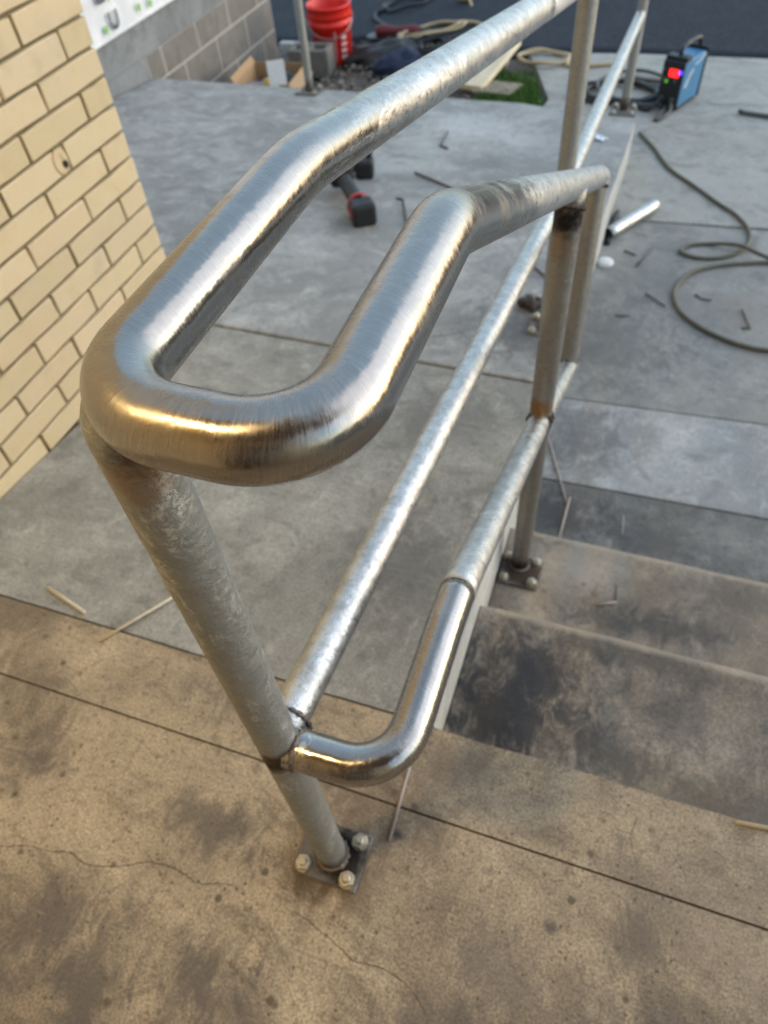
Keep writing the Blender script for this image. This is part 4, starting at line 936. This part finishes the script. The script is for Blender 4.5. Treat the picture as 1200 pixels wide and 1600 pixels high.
for s in (-1, 1):
    bm = bmesh.new(); lathe(bm, [(0.016, 0), (0.016, 0.012), (0.0001, 0.013)], (0, 0, 0), 14, Matrix.Rotation(0.35, 4, 'Z') @ Matrix.Translation((s * 0.150, 0, 0.285)) @ Matrix.Rotation(s * PI / 2, 4, 'Y')); bm_obj('handle_ear', bm, M['red'], bk, True)
# white print on the side: a slanted panel of broken strokes
def on_bucket(a0, a1, z0, z1, name, mat, slant=0.0):
    bm = bmesh.new(); pr = None
    for k in range(7):
        a = a0 + (a1 - a0) * k / 6; cur = []
        for z in (z0, z1):
            rr_ = 0.136 + (0.147 - 0.136) * (z - 0.01) / 0.23 + 0.0018; aa = a + slant * (z - z0); cur.append(bm.verts.new((rr_ * math.cos(aa), rr_ * math.sin(aa), z)))
        if pr: bm.faces.new((pr[0], cur[0], cur[1], pr[1]))
        pr = cur
    bm_obj(name, bm, mat, bk)
for k in range(4): on_bucket(-0.72 + 0.02 * k, -0.36 - 0.03 * (k % 2), 0.045 + k * 0.040, 0.068 + k * 0.040, 'printed_mark', M['bwhite'], 0.6)
on_bucket(-1.02, -0.98, 0.03, 0.22, 'printed_line', M['bwhite'])
# concrete block in front of the bucket
bm = bmesh.new(); cb = Matrix.Translation((-2.42, 5.16, gz(-2.42, 5.16) - 0.005)) @ Matrix.Rotation(0.12, 4, 'Z')
box(bm, -0.19, 0.10, -0.09, -0.055, 0, 0.17, 0.004, cb); box(bm, -0.19, 0.10, 0.055, 0.09, 0, 0.17, 0.004, cb)
for x in (-0.19, -0.062, 0.066): box(bm, x + 0.0005, x + 0.0335, -0.0549, 0.0549, 0.0005, 0.1695, 0.002, cb)
tag(bm_obj('hollow_block', bm, M['block']), 'loose hollow concrete block on the gravel in front of the red bucket', 'concrete block')

# cardboard box with junk
M['card'] = simple('cardboard', (0.42, 0.27, 0.145), 0.85, var=0.1); M['cardin'] = simple('shaded_cardboard', (0.30, 0.19, 0.105), 0.9); M['paper'] = simple('white_paper', (0.75, 0.75, 0.74), 0.7); M['yellow'] = simple('yellow_plastic', (0.62, 0.44, 0.03), 0.5)
bz = gz(-2.5, 4.6) - 0.01
bxo = thing('cardboard_box', 'open cardboard box of scraps on the gravel beside the block wall', 'cardboard box', (-2.5, 4.58, bz))
Mb = Matrix.Rotation(0.10, 4, 'Z'); hx, hy, hh, tw = 0.185, 0.19, 0.205, 0.005
for (a, b, c, d) in ((-hx, -hx + tw, -hy, hy), (hx - tw, hx, -hy, hy), (-hx + tw, hx - tw, -hy, -hy + tw), (-hx + tw, hx - tw, hy - tw, hy)):
    bm = bmesh.new(); box(bm, a, b, c, d, 0.0, hh, 0.001, Mb); bm_obj('box_side', bm, M['card'], bxo)
bm = bmesh.new(); box(bm, -hx + tw, hx - tw, -hy + tw, hy - tw, 0.0, tw, 0, Mb); bm_obj('box_floor', bm, M['cardin'], bxo)  # floor in darker cardboard, interior shade put into its colour
def flap(p0, p1, dirv, name='flap', mat=None):
    p0, p1, dirv = Vector(p0), Vector(p1), Vector(dirv); nrm = (p1 - p0).cross(dirv).normalized() * 0.004
    bm = bmesh.new(); q = [p0, p1, p1 + dirv, p0 + dirv]; a = [bm.verts.new(Mb @ v) for v in q]; b = [bm.verts.new(Mb @ (v + nrm)) for v in q]
    bm.faces.new(a[::-1]); bm.faces.new(b)
    for i in range(4): bm.faces.new((a[i], a[(i + 1) % 4], b[(i + 1) % 4], b[i]))
    bm_obj(name, bm, mat or M['card'], bxo)
flap((-hx, -hy, hh), (-hx, hy, hh), (-0.02, 0, 0.035)); flap((hx, hy - 0.02, hh), (hx, -hy, hh), (0.05, -0.02, -0.05)); 
jk = tag(bm_obj('paper_card', (lambda bm: (box(bm, -0.055, 0.055, -0.003, 0.003, 0, 0.16, 0.001, Matrix.Translation((-2.36, 4.40, -0.575)) @ Matrix.Rotation(0.5, 4, 'Z') @ Matrix.Rotation(-0.25, 4, 'X')), bm)[1])(bmesh.new()), M['paper']), 'white card standing in the front corner of the cardboard box', 'card')
bm = bmesh.new(); box(bm, -0.022, 0.022, -0.03, 0.03, 0, 0.15, 0.006, Matrix.Translation((-2.47, 4.46, bz + 0.05)) @ Matrix.Rotation(0.3, 4, 'Z')); box(bm, -0.012, 0.012, -0.015, 0.015, 0.149, 0.165, 0.004, Matrix.Translation((-2.47, 4.46, bz + 0.05)) @ Matrix.Rotation(0.3, 4, 'Z'))
tag(bm_obj('yellow_container', bm, M['yellow']), 'small yellow container inside the cardboard box', 'container')
bm = bmesh.new(); r_ = bmesh.ops.create_icosphere(bm, subdivisions=3, radius=0.12)
for v in r_['verts']:
    d = v.co.copy(); v.co = Vector((-2.47, 4.64, bz + 0.10)) + Vector((d.x * 1.25, d.y * 0.9, d.z * 0.75)) * (1 + 0.4 * mnoise.noise(d * 16))
tag(bm_obj('infill', bm, M['blackrub'], None, True), 'crumpled black rag added to darken the inside of the cardboard box', 'infill')  # black lump added so the inside of the box looks dark
M['ltblue'] = simple('grey_plastic_bag', (0.30, 0.31, 0.38), 0.4)
bm = bmesh.new(); r_ = bmesh.ops.create_icosphere(bm, subdivisions=3, radius=0.10, matrix=Matrix.Translation((-2.56, 4.55, bz + 0.09)))
for v in r_['verts']:
    c = Vector((-2.56, 4.55, bz + 0.09)); d = v.co - c; v.co = c + Vector((d.x * 1.2, d.y, d.z * 0.7)) * (1 + 0.5 * mnoise.noise(v.co * 14))
tag(bm_obj('plastic_bag', bm, M['ltblue']), 'crumpled grey plastic bag lying in the cardboard box', 'bag')

# wooden boards by the grass
M['wood'] = (lambda t: (lambda g: t.fin(t.mix(t.ramp(g, 0.35, 0.65), (0.72, 0.60, 0.40), (0.82, 0.71, 0.50)), 0.7, 0, t.bump(g, 0.2, 0.003)))(t.noise(t.map(t.P(), scale=(30, 3, 30)), 1.0, 5, 0.6)))(NT('pale_plywood'))
M['wood2'] = simple('weathered_board', (0.34, 0.28, 0.21), 0.8, var=0.2)
def board(name, p0, p1, p2, th, mat, label):
    p0, p1, p2 = Vector(p0), Vector(p1), Vector(p2); p3 = p2 + (p0 - p1); nn = (p1 - p0).cross(p2 - p1).normalized() * th
    bm = bmesh.new(); a = [bm.verts.new(p) for p in (p0, p1, p2, p3)]; b = [bm.verts.new(p + nn) for p in (p0, p1, p2, p3)]
    bm.faces.new(a[::-1]); bm.faces.new(b)
    for i in range(4): bm.faces.new((a[i], a[(i + 1) % 4], b[(i + 1) % 4], b[i]))
    bmesh.ops.bevel(bm, geom=list(bm.edges), offset=0.002, segments=1, affect='EDGES')
    return tag(bm_obj(name, bm, mat), label, 'board')
g_ = lambda x, y: gz(x, y)
board('wooden_board', (-1.26, 4.46, g_(-1.26, 4.46) + 0.004), (-1.03, 4.35, g_(-1.03, 4.35) + 0.010), (-0.905, 4.80, -0.395), 0.032, M['wood'], 'pale plywood board propped up at the edge of the ramp by the grass')
board('wooden_board', (-1.09, 4.335, g_(-1.0, 4.34) + 0.008), (-0.865, 4.30, g_(-0.87, 4.32) + 0.008), (-0.815, 4.46, g_(-0.84, 4.5) + 0.012), 0.016, M['wood2'], 'brown board lying flat on the grass under the pale propped board')
bm = bmesh.new(); box(bm, -0.05, 0.05, -0.05, 0.05, 0, 0.095, 0.004, Matrix.Translation((-1.03, 4.79, gz(-1.03, 4.79)))); tag(bm_obj('wood_chock', bm, M['wood2']), 'wood chock under the raised end of the pale board', 'chock')

# dark tangle of clamps, straps and tools on the gravel
M['navy'] = simple('navy_cloth', (0.012, 0.022, 0.055), 0.8); M['maroon'] = simple('maroon_tool', (0.12, 0.012, 0.015), 0.5); M['dsteel'] = simple('dark_steel', (0.07, 0.07, 0.075), 0.4, 0.8)
def blobcloth(name, cx, cy, rx_, ry_, h, mat, label, cat, seed):
    bm = bmesh.new(); r_ = bmesh.ops.create_icosphere(bm, subdivisions=4, radius=1.0)
    for v in r_['verts']:
        d = v.co.copy(); k = 1 + 0.35 * mnoise.noise(d * 1.7 + Vector((seed, 0, 0))) + 0.16 * mnoise.noise(d * 5 + Vector((0, seed, 0)))
        x = cx + d.x * rx_ * k; y = cy + d.y * ry_ * k; v.co = Vector((x, y, gz(x, y) - 0.02 + max(0, d.z) * h * k + max(0, d.z) * 0.02 * mnoise.noise(d * 9)))
    return tag(bm_obj(name, bm, mat, None, True), label, cat)
blobcloth('tool_bag', -1.80, 5.02, 0.20, 0.15, 0.10, M['navy'], 'crumpled navy cloth heap lying on the gravel left of the plywood board', 'cloth', 3)
blobcloth('work_jacket', -2.02, 5.36, 0.30, 0.17, 0.09, M['blackrub'], 'crumpled black cloth heap between the red bucket and the tan cord coil', 'cloth', 8)
tb = thing('angle_grinder', 'maroon and black power tool lying on the gravel below the tan cord coil', 'power tool', (-1.98, 5.66, gz(-1.98, 5.66)))
tube('body', [(-0.17, 0.0, 0.045), (0.16, 0.03, 0.045)], 0.038, M['maroon'], tb, seg=14, rfun=lambda l, a, r: r * (1 + 0.15 * math.sin(l * 30)))
tube('grip', [(0.15, 0.03, 0.045), (0.33, -0.02, 0.035)], 0.027, M['blackrub'], tb, seg=12)
bm = bmesh.new(); lathe(bm, [(0.0001, 0.0), (0.062, 0.0), (0.062, 0.012), (0.0001, 0.014)], (-0.18, -0.02, 0.012), 24); bm_obj('disc', bm, M['dsteel'], tb)
coil('black_cable', -2.05, 5.50, 0.24, 0.10, 3, 0.010, M['blackrub'], 'tangled black cable round the tools on the gravel', 'cable', zf=lambda x, y: gz(x, y) + 0.005, seed=9, tail=[(-1.75, 5.45), (-1.62, 5.15), (-1.50, 5.30), (-1.7, 5.5)], jit=0.3)
coil('black_cable', -1.62, 5.28, 0.17, 0.12, 2, 0.009, M['blackrub'], 'black cable loops lying on the gravel behind the top rail', 'cable', zf=lambda x, y: gz(x, y) + 0.005, seed=12, jit=0.3)
bm = bmesh.new(); box(bm, -0.16, 0.16, -0.03, 0.03, 0, 0.05, 0.006, Matrix.Translation((-2.86 + 0.02, 5.74, gz(-2.84, 5.74) + 0.0)) @ Matrix.Rotation(0.0, 4, 'Z')); tag(bm_obj('kerb_piece', bm, M['side']), 'pale kerb piece at the asphalt edge behind the corner of the block wall', 'kerb piece')

# gravel stones and grass blades
bm = bmesh.new(); rg_ = random.Random(5)
STONE = []
for k in range(3400):
    x = rg_.uniform(-2.85, -1.0); y = rg_.uniform(3.95, edge_y(x) + 0.05)
    if x > -1.3 and y < 4.9 and rg_.random() < 0.7: continue
    s = rg_.uniform(0.0045, 0.0125) * (1.6 if rg_.random() < 0.06 else 1)
    mtx = Matrix.Translation((x, y, gz(x, y) - 0.012 + s * 0.3)) @ Matrix.Rotation(rg_.uniform(0, 6), 4, 'Z') @ Matrix.Diagonal((s * rg_.uniform(.8, 1.4), s, s * rg_.uniform(.5, .9), 1))
    r_ = bmesh.ops.create_icosphere(bm, subdivisions=1, radius=1.0, matrix=mtx)
    fi = 0 if rg_.random() < 0.6 else (1 if rg_.random() < 0.6 else 2)
    for v in r_['verts']:
        for f in v.link_faces: f.material_index = fi
M['st1'] = simple('grey_stone', (0.17, 0.145, 0.115), 0.9, var=0.4, scale=20); M['st2'] = simple('pale_stone', (0.33, 0.29, 0.235), 0.9, var=0.3, scale=20); M['st3'] = simple('dark_stone', (0.07, 0.06, 0.055), 0.85, var=0.4, scale=20)
o = bm_obj('gravel', bm, [M['st1'], M['st2'], M['st3']]); o['kind'] = 'stuff'
def grass_mat():
    t = NT('grass_blades'); a = t.noise(t.geo(), 60, 3); return t.fin(t.mix(a, (0.03, 0.085, 0.012), (0.10, 0.23, 0.03)), 0.6)
M['grass'] = grass_mat()
bm = bmesh.new()
for k in range(5200):
    x = rg_.uniform(-1.05, -0.66); y = rg_.uniform(4.06, 4.70)
    lim = -0.66 - 0.16 * max(0, (y - 4.25) / 0.5)
    if x > lim or y < 4.02 - (x + 0.7) * 0.1 or mnoise.noise(Vector((x * 7, y * 7, 2))) < -0.35: continue
    h = rg_.uniform(0.02, 0.055); a = rg_.uniform(0, 2 * PI); w = 0.0025; z = gz(x, y) - 0.01
    dx, dy = math.cos(a), math.sin(a); lx, ly = rg_.uniform(-.02, .02), rg_.uniform(-.02, .02)
    v = [bm.verts.new((x - dx * w, y - dy * w, z)), bm.verts.new((x + dx * w, y + dy * w, z)), bm.verts.new((x + dx * w * .7 + lx * .4, y + dy * w * .7 + ly * .4, z + h * .6)), bm.verts.new((x - dx * w * .7 + lx * .4, y - dy * w * .7 + ly * .4, z + h * .6)), bm.verts.new((x + lx, y + ly, z + h))]
    bm.faces.new(v[:4]); bm.faces.new((v[3], v[2], v[4]))
o = bm_obj('grass', bm, M['grass']); o['kind'] = 'stuff'

# cordless tool on the ramp, partly behind the top rail
ct = thing('cordless_tool', 'black and red cordless tool lying on the ramp behind the top rail', 'power tool', (-0.99, 2.32, rz(0, 2.32) - 0.004))
M['toolblk'] = simple('tool_black', (0.012, 0.013, 0.015), 0.5, var=0.2); M['toolred'] = simple('tool_red', (0.35, 0.012, 0.015), 0.45)
Mt = Matrix.Rotation(0.62, 4, 'Z')
def tb_box(name, x0, x1, y0, y1, z0, z1, mat, bev=0.008, M2=None):
    bm = bmesh.new(); box(bm, x0, x1, y0, y1, z0, z1, bev, Mt @ M2 if M2 else Mt, seg=2); bm_obj(name, bm, mat, ct)
tb_box('battery', -0.045, 0.045, -0.065, 0.015, 0.0, 0.085, M['toolblk'], 0.014)
tb_box('battery_latch', -0.047, -0.0405, -0.045, -0.005, 0.03, 0.06, M['toolred'], 0.003)
bm = bmesh.new(); lathe(bm, [(0.044, -0.001), (0.048, 0.006), (0.044, 0.026), (0.034, 0.034)], (0, 0, 0), 20, Mt @ Matrix.Translation((0, 0.013, 0.045)) @ Matrix.Rotation(-PI / 2, 4, 'X')); bm_obj('collar', bm, M['toolred'], ct, True)
tube('grip', [Mt @ Vector(p) for p in ((0, 0.03, 0.045), (0, 0.11, 0.045), (-0.004, 0.20, 0.05), (-0.008, 0.25, 0.055))], 0.029, M['toolblk'], ct, seg=18)
tb_box('motor_housing', -0.055, 0.04, 0.24, 0.34, 0.012, 0.10, M['toolblk'], 0.02)
ct2 = thing('angle_tool', 'small black power tool head lying on the ramp beyond the cordless tool', 'power tool', (-1.13, 2.73, rz(0, 2.73) - 0.004))
bm = bmesh.new(); box(bm, -0.038, 0.038, -0.04, 0.04, 0.0, 0.075, 0.014, Matrix.Rotation(0.3, 4, 'Z'), seg=2); bm_obj('gear_head', bm, M['toolblk'], ct2)
tube('spindle', [(0.01, 0.02, 0.07), (0.028, 0.03, 0.115)], 0.012, M['toolblk'], ct2, seg=10)
tube('body', [(-0.03, 0.0, 0.038), (-0.22, 0.03, 0.034)], 0.026, simple('tool_grey', (0.16, 0.165, 0.17), 0.5), ct2, seg=14)
